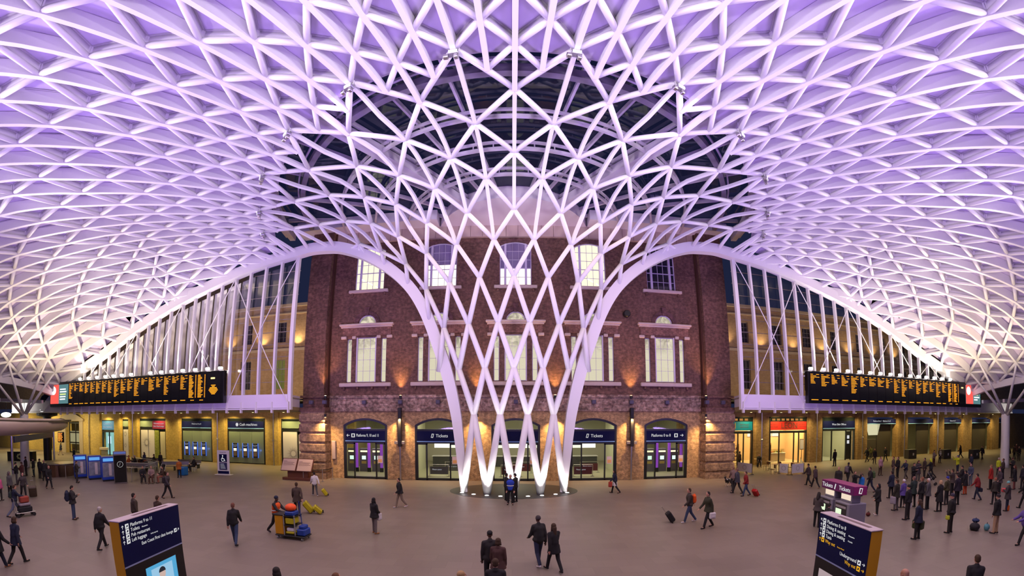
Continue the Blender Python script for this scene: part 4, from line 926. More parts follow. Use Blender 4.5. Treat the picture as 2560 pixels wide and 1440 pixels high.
# ---- departure boards
led = emat('led_amber', (1,.36,.02), 1.5); bd = mat('board_black', (.006,.006,.006), .25); bdr = mat('board_face', (.010,.010,.009), .18)
adred = emat('advert_red', (1,.10,.08), 1.2); adteal = emat('advert_teal', (.12,.26,.28), .9); adw = emat('advert_white', (1,.9,.95), 1.8)
rb = random.Random(5)
def board(x0, x1, adx, side, ncol, info_right):
    t = thing('departure_board', 'very long black departure board of amber text columns on the %s glazed wing' % side, 'departure board', ((x0+x1)/2, 25.55, 6.25))
    cx = (x0+x1)/2; hx = (x1-x0)/2
    MB().bbox(-hx, hx, -.2, .2, 0, 2.62, .04).build('housing', bd, t)
    mb = MB()
    for k in range(int(hx*2/1.515)+1): xx = -hx+.2+k*1.515; mb.box(xx-.04, xx+.04, .15, .5, .2, .3).box(xx-.04, xx+.04, .15, .5, 2.2, 2.3)
    mb.build('mounting_arm', white, t)
    a0, a1 = adx[0]-cx, adx[1]-cx
    ad = MB().box(a0, a1, -.23, -.2, .35, 2.35).build('advert_screen', adteal, t)
    MB().box(a0, a0+(a1-a0)*.48, -.235, -.23, .35, 2.35).build('red_half', adred, ad)
    mb = MB(); mb.poly([(a0+(a1-a0)*(.18+.14*math.cos(q*PI/8)), -.24, 1.75+.45*math.sin(q*PI/8)) for q in range(16)])
    mb.build('white_figure', adw, ad)
    for k in range(5): MB().box(a0+(a1-a0)*.55, a0+(a1-a0)*(.72+.2*rb.random()), -.24, -.23, .75+k*.26, .87+k*.26).build('text_line', adw if k != 2 else emat('advert_yellow', (.8,.9,.3), 1.2), ad)
    if side == 'left': c0, c1 = a1+.1, hx-1.9
    else: c0, c1 = -hx+.15, a0-1.5
    w = (c1-c0)/ncol
    for k in range(ncol):
        xa = c0+k*w; p = MB().box(xa+.02, xa+w-.02, -.215, -.2, .12, 2.5).build('display_column', bdr, t)
        mb = MB(); dbl = (k >= ncol-2)
        if not dbl:
            nl = rb.choice([5,7,8,9,10,11,12,14,15]); z = 2.32
            mb.box(xa+.12, xa+.12+w*.22, -.22, -.215, z, z+.045).box(xa+w*.62, xa+w*.9, -.22, -.215, z, z+.045)
            for q in range(nl):
                z = 2.2-q*.098; L = w*(.28+.45*rb.random()**1.5); mb.box(xa+.12, xa+.12+L, -.22, -.215, z, z+.042)
                if q == 1: mb.box(xa+w*.68, xa+w*.92, -.22, -.215, z, z+.04)
            mb.box(xa+.15, xa+w*(.6+.3*rb.random()), -.22, -.215, .26, .32)
        else:
            for q in range(20):
                z = 2.3-q*.095; mb.box(xa+.1, xa+w*(.35+.3*rb.random()), -.22, -.215, z, z+.05).box(xa+w*.8, xa+w*.9, -.22, -.215, z, z+.05)
            mb.box(xa+w*.3, xa+w*.7, -.22, -.215, .25, .3)
        mb.build('amber_text', led, p)
    # clock and notice column
    xa = c1 if side == 'left' else c1
    p = MB().box(xa+.05, xa+(1.6 if side == 'left' else 1.2), -.215, -.2, .12, 2.5).build('display_column', bdr, t); mb = MB(); mb.box(xa+.5, xa+.95, -.222, -.215, 1.95, 2.08); mb.build('clock_text', emat('led_yellow', (1,.75,.25), 2.2), p)
    if side == 'left':
        mb = MB()
        for q in range(8): L = [.5,.3,.75,.9,1.0,.8,.6,.4][q]/2; mb.box(xa+.8-L, xa+.8+L, -.222, -.215, 1.42-q*.1, 1.48-q*.1)
        mb.build('amber_text', led, p)
board(-50.1, -22.85, (-49.9,-46.0), 'left', 20, True)
board(23.7, 51.85, (48.2,51.6), 'right', 19, False)
ordn = ['first','second','third','fourth','fifth','sixth','seventh','eighth','ninth','tenth','eleventh','twelfth','thirteenth','fourteenth','fifteenth','sixteenth']
def uplight(px, py, lab, side):
    x, z = wp(px, py, 25.5); t = thing('board_uplight', lab, 'light', (x, 25.5, 8.87), 0, 'uplights along the top of the %s board' % side)
    MB().bbox(-.2,.2,-.1,.12,0,.1,.02).build('housing', white, t); MB().bbox(-.22,.22,-.14,.06,.1,.3,.06).build('lens', emat('uplight_lens', (1,.93,.85), 14), t)
    light('SPOT', (x, 25.55, 9.25), 420, (1,.90,.78), 'uplight_spot', (x, 26.15, 13), size=.1, spot=75, blend=.9)
for k, px in enumerate((201,222,243,264,284,305,328,376,403,429,457,488,519,551)): uplight(px, 944, 'glowing uplight on the left departure board, %s from its left end' % ordn[k], 'left')
for k, px in enumerate((2026,2058,2090,2119,2148,2175,2200,2225,2249,2274,2294,2314,2334,2353,2374)): uplight(px, 925, 'glowing uplight on the right departure board, %s from its left end' % ordn[k], 'right')

# ---- floor lights round the funnel foot
for k, (px, py) in enumerate(((1155,1233),(1184,1237),(1217,1240),(1251,1242),(1287,1243),(1320,1242),(1355,1240),(1389,1237),(1418,1233))):
    g = gp(px, py); t = thing('floor_light', 'round bright light set in the floor round the funnel foot, %s from the left' % ordn[k], 'light', (g.x, g.y, .012), 0, 'floor lights round the funnel foot')
    MB().lathe((0,0,0), [(.17,0),(.17,.02),(.13,.03)], 20).build('rim', steel, t); MB().lathe((0,0,.02), [(.125,0),(.125,.014)], 20).build('lens', emat('floor_lens', (1,.97,.92), 9), t)
    d = (Vector((CX0, 29, 0))-g).normalized(); light('SPOT', (g.x, g.y, .12), 260, (1,.92,.90), 'floor_spot', (g.x+d.x*.6, g.y+d.y*1.1, 8), size=.08, spot=64, blend=.9)

# ---- perimeter trees (branching white columns), curved mezzanine edge
def tree(x, y, sx, lab):
    t = thing('branching_column', lab, 'column', (x, y, 0)); MB().lathe((0,0,0), [(.55,0),(.5,.4),(.45,3.0),(.45,5.3),(.3,5.7)], 20).build('trunk', white, t, smooth=True)
    tips = [NODE(20.5, 6.75*sx), NODE(20, 7.5*sx), NODE(20.5, 6.25*sx), NODE(19.5, 7.25*sx)]
    o0 = Vector((0,0,5.2))
    for tp in tips: MB().tube(o0, tp-Vector((x,y,0)), .17, .09, 12).build('branch', white, t, smooth=True)
tree(-50.2, 22.4, -1, 'white branching steel column at the far left holding up the roof'); tree(50.5, 21.9, 1, 'white branching steel column at the far right holding up the roof')
ball = struct(empty('trim_3')); mez = mat('mezzanine_fascia', (.46,.36,.30), .45)
P = [(-26,4,4.6),(-31,9.5,4.55),(-35,14.2,4.45),(-39.5,19,4.4),(-44,23,4.4),(-48.2,25.6,4.45)]
pr = [(-.9*math.cos(a), .62*math.sin(a)) for a in [PI*2*k/12 for k in range(12)]]
MB().sweep(P, pr, (0,0,1)).build('curved_balcony_edge', mez, ball, smooth=True)
MB().sweep([(x-1.5,y+.4,z+.35) for x,y,z in P], [(-1.6,-.1),(1.6,-.1),(1.6,.1),(-1.6,.1)], (0,0,1)).build('balcony_deck', mat('deck_dark', (.10,.085,.06), .6), ball)
cano = struct(empty('ceiling_canopy'))
for sx in (-1, 1):
    mb = MB(); mr = MB(); A_ = [math.radians(40+48*i/16) for i in range(17)]
    for a_, b_ in zip(A_[:-1], A_[1:]):
        q = [pol(51.5, sx*a_, 7.0), pol(51.5, sx*b_, 7.0), pol(92, sx*b_, 8.6), pol(92, sx*a_, 8.6)]; mb.poly(q)
        mr.sweep([q[0]-Vector((0,0,.15)), q[3]-Vector((0,0,.15))], [(-.12,-.18),(.12,-.18),(.12,.18),(-.12,.18)], (0,0,1))
    for r_ in (56, 62, 70): mr.sweep([pol(r_, sx*a_, 7.0+(r_-51.5)*.04-.2) for a_ in A_], [(-.12,-.15),(.12,-.15),(.12,.15),(-.12,.15)], (0,0,1))
    mb.build('canopy_panel', mat('canopy_grey', (.42,.39,.37), .6), cano); mr.build('canopy_beam', white, cano)
    light('AREA', (sx*60, 24, 3.5), 900 if sx < 0 else 160, (1,.95,.82), 'canopy_light', (sx*62, 26, 8), size=3)
for k, (px, py) in enumerate(((15,1037),(110,1025),(60,1050))):
    d = pray(px, py); q = Vector((0,0,5))+d*60; t = thing('ceiling_lamp', 'glowing white lamp beyond the left branching column, %s' % ['at the frame edge','just left of the advert screen','low by the trunk'][k], 'lamp', q, 0, 'lamps beyond the left column')
    MB().lathe_e((0,0,0), (.9,.5,.28) if k < 2 else (.2,.2,.15), 16, 10).build('globe', emat('lamp_globe', (1,.98,.9), 3), t, smooth=True); MB().tube((0,0,.2),(0,0,2.2),.03).build('stem', dark, t)
t = thing('speaker_column', 'black rounded kiosk top standing behind the curved balcony edge', 'kiosk', (wp(118,1000,28)[0], 28, 0)); MB().lathe((0,0,0), [(.5,0),(.5,5.2),(1.3,5.4),(1.3,6.0)], 20).build('base', black, t); MB().lathe((0,0,6.0), [(1.0,0),(1.0,1.0),(.7,1.7),(.3,2.0)], 20).build('hood', black, t)

# ---- lettered totems
def totem(P0, P1, H, side, rows_, zdiv):
    """P0,P1: lower edge corners of the printed face"""
    a = Vector(P0); b = Vector(P1); u = (b-a).normalized(); L = (b-a).length; ang = math.atan2(u.y, u.x)
    t = thing('sign_totem', 'tall navy direction totem with %s, standing at the %s' % (('Platforms 9 to 11 first line','lower left') if side == 'left' else ('Platforms 0 to 8 first line','lower right')), 'sign', (a.x, a.y, 0), ang)
    MB().bbox(0, L, 0, .36, 0, H, .015).build('body', mat('totem_yellow', (.72,.36,.012), .45), t)
    MB().bbox(-.01, L+.01, -.01, .37, H-.002, H+.03, .01).build('top_cap', mat('cap_lilac', (.48,.40,.44), .5), t)
    MB().box(L*.28, L*.88, .12, .24, H+.03, H+.034).build('cap_recess_shade', mat('cap_shadow', (.16,.11,.11), .7), t)  # flat plate, its dark colour painting the shade of a recess
    MB().box(0, L, -.012, 0, zdiv, H).build('sign_face', navy, t); MB().box(0, L, -.012, 0, .05, zdiv-.04).build('screen_glass', mat('black_glass', (.003,.003,.004), .12), t); MB().box(0, L, -.014, 0, zdiv-.04, zdiv).build('divider_line', mat('divider', (.25,.30,.50), .5), t)
    yw = emat('sign_yellow', (1,.50,.02), .75)
    for r in rows_:
        x, z, s, col = r['x']*L, H-r['z']*(H-zdiv), r.get('s', .105), (yw if r.get('y') else wtxt)
        mb = MB()
        if 'arrow' in r: arrow(mb, r['ax']*L, z, -.014, s*.95, r['arrow']); mb.build('arrow', col, t)
        if 'icon' in r:
            ix = r['icon']*L; ic = MB().box(ix-s*.55, ix+s*.55, -.016, -.012, z-s*.55, z+s*.55).build('icon', col, t); MB().poly([(ix-s*.3,-.018,z-s*.3),(ix+s*.3,-.018,z-s*.1),(ix+s*.25,-.018,z+s*.32),(ix-s*.1,-.018,z+s*.2)]).build('icon_mark', navy, ic)
        if r.get('t'): text(r['t'], (x, -.014, z), s*1.25, col, t, align=r.get('al', 'LEFT'), sx=r.get('sx', .88), ext=.001)
        if r.get('small'): text(r['small'], (r['sm']*L, -.014, z-.01), s*.5, col, t, ext=.001)
    return t, L
U = PI/2
rl = [dict(x=.155,z=.12,t='Platforms 9 to 11',arrow=U,ax=.04,icon=.105), dict(x=.155,z=.235,t='Toilets',arrow=U,ax=.04,icon=.105,small='Mezzanine',sm=.33), dict(x=.155,z=.35,t='Pub restaurant',arrow=U,ax=.04,icon=.105), dict(x=.155,z=.465,t='Left luggage',arrow=U,ax=.04,icon=.105,small='Left property',sm=.46),
      dict(x=.855,z=.62,t='East Coast First class lounge',al='RIGHT',arrow=PI/4,ax=.955,icon=.90,s=.10)]
# left face runs from its near-left corner to the far-right corner as seen
tl, LL = totem((-9.44,6.38), (-9.72,8.63), 2.5, 'left', rl, 1.37)
scn = MB().box(LL*.30, LL*.84, -.02, -.012, .35, 1.1).build('advert_screen', emat('advert_blue', (.10,.42,.72), .9), tl); MB().box(LL*.38, LL*.76, -.024, -.02, .35, 1.0).build('advert_inner', emat('advert_pale', (.35,.62,.85), .9), scn)
mb = MB(); mb.poly([(LL*.56+.13*math.cos(q*PI/8),-.03,.78+.16*math.sin(q*PI/8)) for q in range(16)]); mb.build('printed_face', emat('printed_skin', (.85,.62,.55), .7), scn)
mb = MB(); mb.poly([(LL*.56+.14*math.cos(q*PI/10),-.034,.83+.14*math.sin(q*PI/10)) for q in range(11)]); mb.build('printed_hair', emat('printed_dark', (.05,.05,.07), .5), scn)
rr_ = [dict(x=.17,z=.13,t='Platforms 0 to 8',arrow=U+PI/4,ax=.05,icon=.115), dict(x=.17,z=.245,t='Dining & seating',arrow=U,ax=.05,icon=.115,small='Mezzanine',sm=.62), dict(x=.17,z=.36,t='Dining & seating',arrow=U,ax=.05,icon=.115,small='Outside',sm=.62), dict(x=.17,z=.475,t='Taxis',arrow=U,ax=.05,icon=.115), dict(x=.17,z=.59,t='Way out',arrow=U,ax=.05,icon=.115,y=1,small='Euston Road',sm=.43),
       dict(x=.82,z=.71,t='Underground',al='RIGHT',arrow=0,ax=.95,icon=.87), dict(x=.82,z=.84,t='Way out',al='RIGHT',arrow=0,ax=.95,icon=.87,y=1)]
tr, LR = totem((8.19,8.14), (7.93,6.21), 2.5, 'right', rr_, 1.37)
MB().box(LR*.12, LR*.8, -.02, -.012, .2, 1.05).build('advert_screen', emat('advert_cream', (.72,.55,.58), .6), tr)

# ---- free-standing ticket machines at the right
a = Vector((14.44,14.40)); b = Vector((14.07,12.12)); u = (b-a).normalized(); L = (b-a).length
t = thing('ticket_machine_pair', 'pair of grey ticket machines under a magenta Tickets canopy', 'ticket machine', (a.x, a.y, 0), math.atan2(u.y, u.x))
mag = mat('magenta_canopy', (.26,.02,.13), .45); mg2 = mat('purple_canopy_front', (.14,.012,.12), .45); mgrey = mat('machine_grey', (.24,.23,.28), .45)
MB().bbox(0, L, 0, .72, 1.82, 2.2, .015).build('canopy', mag, t); MB().box(0.005, L-.005, -.008, 0, 1.83, 2.19).build('canopy_front', mg2, t)
text('Tickets', (.05,-.012,2.0), .27, wtxt, t); text('Tickets', (L*.56,-.012,2.0), .27, wtxt, t)
mb = MB(); mb.poly([(L*.41,-.012,1.9),(L*.44,-.012,1.88),(L*.47,-.012,2.12),(L*.44,-.012,2.14)]); mb.build('ticket_icon', wtxt, t)
mb = MB(); mb.add([(L+.006,.25,1.9),(L+.006,.42,1.88),(L+.006,.47,2.12),(L+.006,.30,2.14)], [(0,1,2,3)]); mb.build('ticket_icon', wtxt, t); mb = MB(); mb.add([(L+.008,.31,1.93),(L+.008,.40,1.92),(L+.008,.43,2.09),(L+.008,.34,2.10)], [(0,1,2,3)]); mb.build('icon_centre', mag, t)
for k in range(2):
    x0 = .02+k*1.18; m = MB().bbox(x0, x0+1.0, -.12, .85, 0, 1.45, .03).build('machine_body', mgrey, t)
    MB().bbox(x0+.12, x0+.88, .1, .6, 1.45, 1.84, .02).build('machine_neck', mgrey, m); MB().box(x0+.18, x0+.82, .085, .1, 1.55, 1.78).build('lit_header', emat('header_glow', (1,.80,.62), .9), m)
    MB().box(x0+.08, x0+.86, -.13, -.12, .55, 1.38).build('dark_fascia', mat('machine_dark', (.04,.035,.035), .4), m); MB().box(x0+.14, x0+.52, -.145, -.13, .85, 1.14).build('screen', emat('machine_screen2', (.75,.92,.62), 1.1), m)
    MB().box(x0+.12, x0+.82, -.14, -.13, 1.2, 1.3).build('header_strip', mat('strip_grey', (.4,.36,.38), .5), m); MB().box(x0+.2, x0+.7, -.15, -.12, .58, .66).build('ticket_slot', steel, m)
MB().box(L-.42,L-.36,.86,.87,0,1.45).build('corner_strip', mat('warm_strip', (.6,.45,.35), .4), t)

# ---- blue kiosks, clock totem, balustrade and seats at the left
kb = mat('kiosk_blue', (.008,.03,.26), .4, emis=(.01,.06,.6), estr=.08)
def kiosk(px, py, lab, k):
    g = gp(px, py); t = thing('photo_kiosk', lab, 'kiosk', (g.x, g.y, 0), math.radians(62), 'blue kiosks by the seats')
    MB().bbox(-.55,.55,0,.75,.12,1.95,.04).build('cabinet', kb, t); MB().box(-.5,.5,.02,.7,0,.12).build('plinth', black, t)
    MB().box(-.5,.45,-.012,0,.35,1.5).build('picture_panel', mat('kiosk_picture', (.22,.24,.30), .4, noise=(3,.7)), t); MB().box(-.45,.42,-.014,0,1.6,1.85).build('lit_header', emat('kiosk_header', (.15,.45,1), .8), t)
    MB().box(.0,.22,-.016,-.012,.45,1.4).build('pale_figure', mat('pale_figure', (.7,.62,.6), .5), t)
    mb = MB(); mb.add([(.556,.25,1.35),(.556,.5,1.35),(.556,.5,1.55),(.556,.25,1.55)], [(0,1,2,3)]); mb.build('red_emblem', emat('red_emblem', (1,.15,.12), .7), t)
kiosk(203, 1196, 'blue photo kiosk, leftmost of three near the seats', 0); kiosk(239, 1199, 'blue photo kiosk, middle of three near the seats', 1); kiosk(274, 1203, 'blue photo kiosk beside the black clock totem', 2)
g = gp(303, 1209); t = thing('clock_totem', 'tall black totem with a clock face beside the blue kiosks', 'totem', (g.x, g.y, 0), math.radians(58))
MB().bbox(-.5,.5,0,.45,0,2.5,.03).build('body', mat('totem_grey', (.16,.13,.13), .5), t); MB().box(-.46,.46,-.015,0,.1,2.2).build('glass_front', MATS['black_glass'], t); MB().box(-.46,.46,-.018,0,2.3,2.45).build('blue_band', pale_blue, t)
mb = MB(); mb.sweep([(.22*math.cos(q*PI/12),-.02,1.5+.22*math.sin(q*PI/12)) for q in range(24)], [(-.012,-.004),(.012,-.004),(.012,.004),(-.012,.004)], (0,-1,0), closed=True); mb.build('clock_ring', emat('clock_white', (.8,.8,.8), .6), t)
mb = MB(); mb.box(-.008,.008,-.022,-.018,1.5,1.66).tube((0,-.02,1.5),(-.09,-.02,1.4),.008); mb.build('clock_hands', MATS['clock_white'], t)
# glass balustrade round the stair well
t = thing('glass_balustrade', 'glass balustrade with metal handrail in front of the blue kiosks', 'balustrade', (0,0,0))
pts = [gp(x, y) for x, y in ((140,1192),(165,1196),(192,1199))]+[gp(x, y) for x, y in ((330,1205),(362,1200),(395,1182),(330,1168))]
def bal(P, root):
    for p in P: MB().tube(p, p+Vector((0,0,1.1)), .03).build('post', steel, root)
    mb = MB(); gl_ = MB()
    for p, q in zip(P[:-1], P[1:]): mb.tube(p+Vector((0,0,1.1)), q+Vector((0,0,1.1)), .03); gl_.quad(p+Vector((0,0,.1)), q+Vector((0,0,.1)), q+Vector((0,0,1.0)), p+Vector((0,0,1.0)))
    mb.build('handrail', steel, root); gl_.build('glass', gdoor, root)
bal(pts[:3], t); t2 = thing('glass_balustrade', 'metal-railed balustrade round the seats right of the clock totem', 'balustrade', (0,0,0)); bal(pts[3:], t2)
t = thing('round_planter', 'low round brown drum with a glass front left of the kiosks', 'planter', gp(152, 1188)); MB().lathe((0,0,0), [(1.5,0),(1.5,1.0),(1.4,1.05)], 24).build('drum', mat('brown_drum', (.11,.055,.03), .4), t); MB().lathe((0,0,1.05), [(1.52,0),(1.52,.05)], 24).build('drum_top', steel, t)
def seat_unit(px, py, lab, rz):
    t = thing('bench', lab, 'bench', gp(px, py), rz, 'waiting area benches')
    MB().bbox(-1.4,1.4,-.25,.25,.4,.45,.02).build('seat', steel, t); MB().bbox(-1.4,1.4,.22,.27,.5,.85,.02).build('backrest', steel, t)
    for s in (-1.2, 0, 1.2): MB().box(s-.03,s+.03,-.22,.22,0,.4).build('leg', dark, t)
seat_unit(340, 1180, 'metal bench near the clock totem in the waiting area', .3); seat_unit(378, 1166, 'metal bench in the middle of the waiting area', .3); seat_unit(437, 1176, 'metal bench nearest the cash machines', .5); seat_unit(472, 1170, 'metal bench under the seated man in black', .2)
g = gp(459, 1188); tag(MB().bbox(g.x-.35,g.x+.35,g.y-.3,g.y+.3,0,.75,.06).build('blue_bin', mat('bin_blue', (.01,.14,.42), .45)), 'bright blue square bin beside the seated man', 'bin')
# navy beam sign on two posts
a = gp(33, 1185); b = gp(136, 1150); t = thing('gateway_sign', 'navy beam sign carried by two steel posts at the far left', 'sign', (0,0,0))
for p in (a, b): MB().tube(p, p+Vector((0,0,3.45)), .12, n=12).build('post', steel, t)
u = (b-a); MB().sweep([a+Vector((0,0,3.1))+u*.04, b+Vector((0,0,3.1))-u*.04], [(-.06,-.3),(.06,-.3),(.06,.3),(-.06,.3)], (0,0,1)).build('beam', mat('beam_navy', (.008,.012,.13), .5), t)
# small hanging departure screen
x, z = wp(151, 1093, 30); t = thing('hanging_screen', 'small black screen of orange text on the far left wall', 'screen', (x, 30, z)); MB().bbox(-.75,.75,0,.15,-.65,.65,.03).build('housing', black, t)
mb = MB(); 
for k in range(7): mb.box(-.6, -.6+.45+.3*rb.random(), -.01, 0, .45-k*.16, .53-k*.16).box(.2, .3+.3*rb.random(), -.01, 0, .45-k*.16, .53-k*.16)
mb.build('orange_text', emat('orange_text', (1,.25,.03), 2.2), t); MB().tube((0,.07,.65),(0,.07,3),.03).build('hanger', steel, t)
# dark reception desk
t = thing('reception_desk', 'low black desk with a pale flower emblem behind the gateway sign', 'desk', gp(55, 1152), .5); MB().bbox(-1.9,1.9,-.4,.4,0,1.1,.04).build('desk_body', black, t); MB().bbox(-1.95,1.95,-.45,.45,1.1,1.15,.02).build('desk_top', mat('desk_top', (.3,.25,.15), .5), t)
mb = MB()
for q in range(8): mb.poly([(.35*math.cos(q*PI/4)+.13*math.cos(v*PI/4),-.41,.55+.25*math.sin(q*PI/4)+.13*math.sin(v*PI/4)) for v in range(8)])
mb.build('flower_emblem', mat('emblem_pale', (.4,.4,.2), .6), t)
# accessible-assistance stand
g = gp(560, 1187); t = thing('information_stand', 'white upright stand with navy wheelchair symbol by the cash machines', 'sign', g, .12)
MB().bbox(-.85,.85,-.3,.3,0,.05,.02).build('foot_plate', whitep, t); MB().bbox(-.66,.66,-.05,.05,.05,2.2,.03).build('panel', whitep, t)
MB().box(-.42,.42,-.056,-.05,1.15,1.85).build('navy_square', navy, t); MB().box(-.42,.42,-.056,-.05,.45,1.1).build('text_block', mat('navy_text_block', (.03,.035,.12), .5), t); MB().box(-.6,.6,-.056,-.05,.1,.35).build('navy_band', navy, t)
mb = MB(); mb.poly([(-.03+.06*math.cos(q*PI/6),-.06,1.72+.06*math.sin(q*PI/6)) for q in range(12)]); mb.poly([(-.06,-.06,1.42),(.0,-.06,1.42),(.0,-.06,1.66),(-.06,-.06,1.66)]); mb.poly([(-.06,-.06,1.42),(.14,-.06,1.42),(.14,-.06,1.47),(-.06,-.06,1.47)]); mb.poly([(.1,-.06,1.45),(.15,-.06,1.45),(.25,-.06,1.24),(.19,-.06,1.22)])
mb.sweep([(-.02+.16*math.cos(q),-.06,1.38+.16*math.sin(q)) for q in [PI*.62+k*PI*1.25/12 for k in range(13)]], [(-.02,-.003),(.02,-.003),(.02,.003),(-.02,.003)], (0,-1,0)); mb.build('wheelchair_symbol', wtxt, t)
text('Meeting Point', (0,-.056,2.02), .12, mat('grey_letter', (.1,.1,.12), .5), t, align='CENTER')
for k in range(4): MB().box(-.3,.1+.05*k,-.06,-.056,.95-k*.12,.98-k*.12).build('text_line', ltxt, t)
# two-panel notice with rope barrier
g = gp(778, 1190); g = Vector((g.x, 27.9, 0)); t = thing('lectern_notice', 'wide two-panel tilted notice on a brown base by the brick pier', 'sign', g, -.05); br = mat('mahogany', (.14,.045,.025), .5)
MB().bbox(-1.35,1.5,-.1,.8,0,.22,.02).build('base', br, t); MB().bbox(-.95,1.05,.1,.6,.2,.95,.02).build('plinth', br, t)
for k, x0 in enumerate((-1.5,.05)):
    p = MB().add([(x0,-.1,.75),(x0+1.5,-.1,.75),(x0+1.5,.35,1.75),(x0,.35,1.75),(x0,0,.72),(x0+1.5,0,.72),(x0+1.5,.42,1.72),(x0,.42,1.72)], [(0,1,2,3),(7,6,5,4),(0,4,5,1),(1,5,6,2),(2,6,7,3),(3,7,4,0)]).build('notice_panel', br, t)
    q = MB().add([(x0+.06,-.09,.80),(x0+1.44,-.09,.80),(x0+1.44,.33,1.70),(x0+.06,.33,1.70)], [(0,1,2,3)]); q.v = [(a,b-.012,c+.004) for a,b,c in q.v]; q.build('notice_sheet', mat('notice_sheet', (.62,.46,.38), .6), p)
    mb = MB()
    for r in range(7): zz = 1.5-r*.09; yy = -.1+(zz-.75)*.45; ln = [.35,1.1,1.0,1.15,.9,1.1,.6][r]; mb.quad((x0+.14,yy-.02,zz),(x0+.14+ln,yy-.02,zz),(x0+.14+ln,yy-.008,zz+.028),(x0+.14,yy-.008,zz+.028))
    mb.build('printed_lines', mat('print_brown', (.12,.06,.05), .6), p)
R4 = [gp(x, y) for x, y in ((733,1196),(759,1201),(807,1204),(832,1198))]
t = thing('rope_barrier', 'steel post barrier with black tape round the two-panel notice', 'barrier', (0,0,0))
for p in R4: MB().lathe(p, [(.18,0),(.18,.03),(.03,.05),(.03,.95),(.04,1.0)], 12).build('post', steel, t)
mb = MB()
for p, q in zip(R4[:-1], R4[1:]): mb.sweep([p+Vector((0,0,.93)), (p+q)/2+Vector((0,0,.88)), q+Vector((0,0,.93))], [(-.005,-.03),(.005,-.03),(.005,.03),(-.005,.03)], (0,0,1))
mb.build('tape', black, t)
# cafe barriers, tables, chairs in front of the food shop
def cafe_barrier(p, q, lab):
    P, Q = gp(*p), gp(*q); t = thing('cafe_barrier', lab, 'barrier', (0,0,0), 0, 'white cafe barriers')
    for r in (P, Q): MB().lathe(r, [(.16,0),(.16,.03),(.025,.04),(.025,1.0)], 10).build('post', dark, t)
    n = (Q-P).normalized(); MB().quad(P+n*.05+Vector((0,0,.12)), Q-n*.05+Vector((0,0,.12)), Q-n*.05+Vector((0,0,.95)), P+n*.05+Vector((0,0,.95))).build('banner', whitep, t)
    c = (P+Q)/2+Vector((0,0,.55)); e = Vector((n.y, -n.x, 0)); e = e if e.y < 0 else -e
    mb = MB(); mb.sweep([c+e*.01+n*(.22*math.cos(k*PI/8))+Vector((0,0,.2*math.sin(k*PI/8))) for k in range(16)], [(-.012,-.003),(.012,-.003),(.012,.003),(-.012,.003)], e, closed=True); mb.build('round_logo', mat('logo_grey', (.25,.2,.18), .6), t)
cafe_barrier((1842,1180), (1880,1186), 'white cafe barrier beside the right brick pier'); cafe_barrier((1947,1184), (1970,1187), 'white cafe barrier, left one below the red shop sign'); cafe_barrier((1978,1187), (2009,1184), 'white cafe barrier, right one below the red shop sign'); cafe_barrier((2009,1184), (2000,1168), 'white cafe barrier running back to the shop front')
def cafe_table(px, py, lab):
    t = thing('cafe_table', lab, 'table', gp(px, py), 0, 'cafe tables'); MB().lathe((0,0,.72), [(.38,0),(.38,.03)], 18).build('tabletop', mat('table_wood', (.40,.28,.18), .5), t); MB().lathe((0,0,0), [(.25,0),(.22,.03),(.03,.06),(.03,.72)], 12).build('pedestal', dark, t)
def cafe_chair(px, py, rz, lab):
    t = thing('cafe_chair', lab, 'chair', gp(px, py), rz, 'cafe chairs'); wd = mat('chair_brown', (.12,.04,.02), .5); MB().bbox(-.21,.21,-.2,.2,.43,.46,.01).build('seat', wd, t); MB().bbox(-.2,.2,-.22,-.19,.55,.88,.01).build('backrest', wd, t)
    for a, b in ((-1,-1),(1,-1),(-1,1),(1,1)): MB().tube((a*.18,b*.17,0),(a*.18,b*.17,.44 if b > 0 else .86),.014).build('leg', dark, t)
for k, (px, py) in enumerate(((1940,1180),(1925,1172),(1985,1176),(1893,1165))): cafe_table(px, py, 'round cafe table in front of the food shop, %s' % ['by the left barrier','behind the left barrier','behind the right barrier','by the pipe'][k])
for k, (px, py, rz) in enumerate(((1931,1186,1.2),(1952,1176,-1.5),(1915,1176,1.5),(1975,1180,1.4),(1897,1168,math.radians(150)))): cafe_chair(px, py, rz, 'brown cafe chair %s' % ['nearest the left barrier','between the left barrier tables','left of the second table','behind the right barrier','by the pipe'][k])
t = thing('menu_easel', 'framed white menu panel standing right in the food shop window', 'sign', (32.9,36.3,0)); MB().bbox(-.3,.3,0,.04,1.5,2.7,.01).build('frame', dark, t); MB().box(-.26,.26,-.01,0,1.56,2.64).build('sheet', whitep, t); MB().box(-.03,.03,0,.03,0,1.5).build('leg', dark, t)
# recycling cabinets by the passages
for k, px in enumerate((2275, 2362, 2434)):
    g = gp(px, 1146); t = thing('litter_cabinet', 'dark grey cabinet against the right arcade, %s' % ['left of three','middle of three','right of three'][k], 'cabinet', (g.x, min(g.y, 35.8), 0), 0, 'dark cabinets at the right arcade'); MB().bbox(-.9,.9,-.4,.3,0,1.15,.03).build('body', mat('cabinet_dark', (.05,.045,.045), .5), t); MB().box(0,.3,-.41,-.4,.4,.7).build('label_plate', whitep, t)
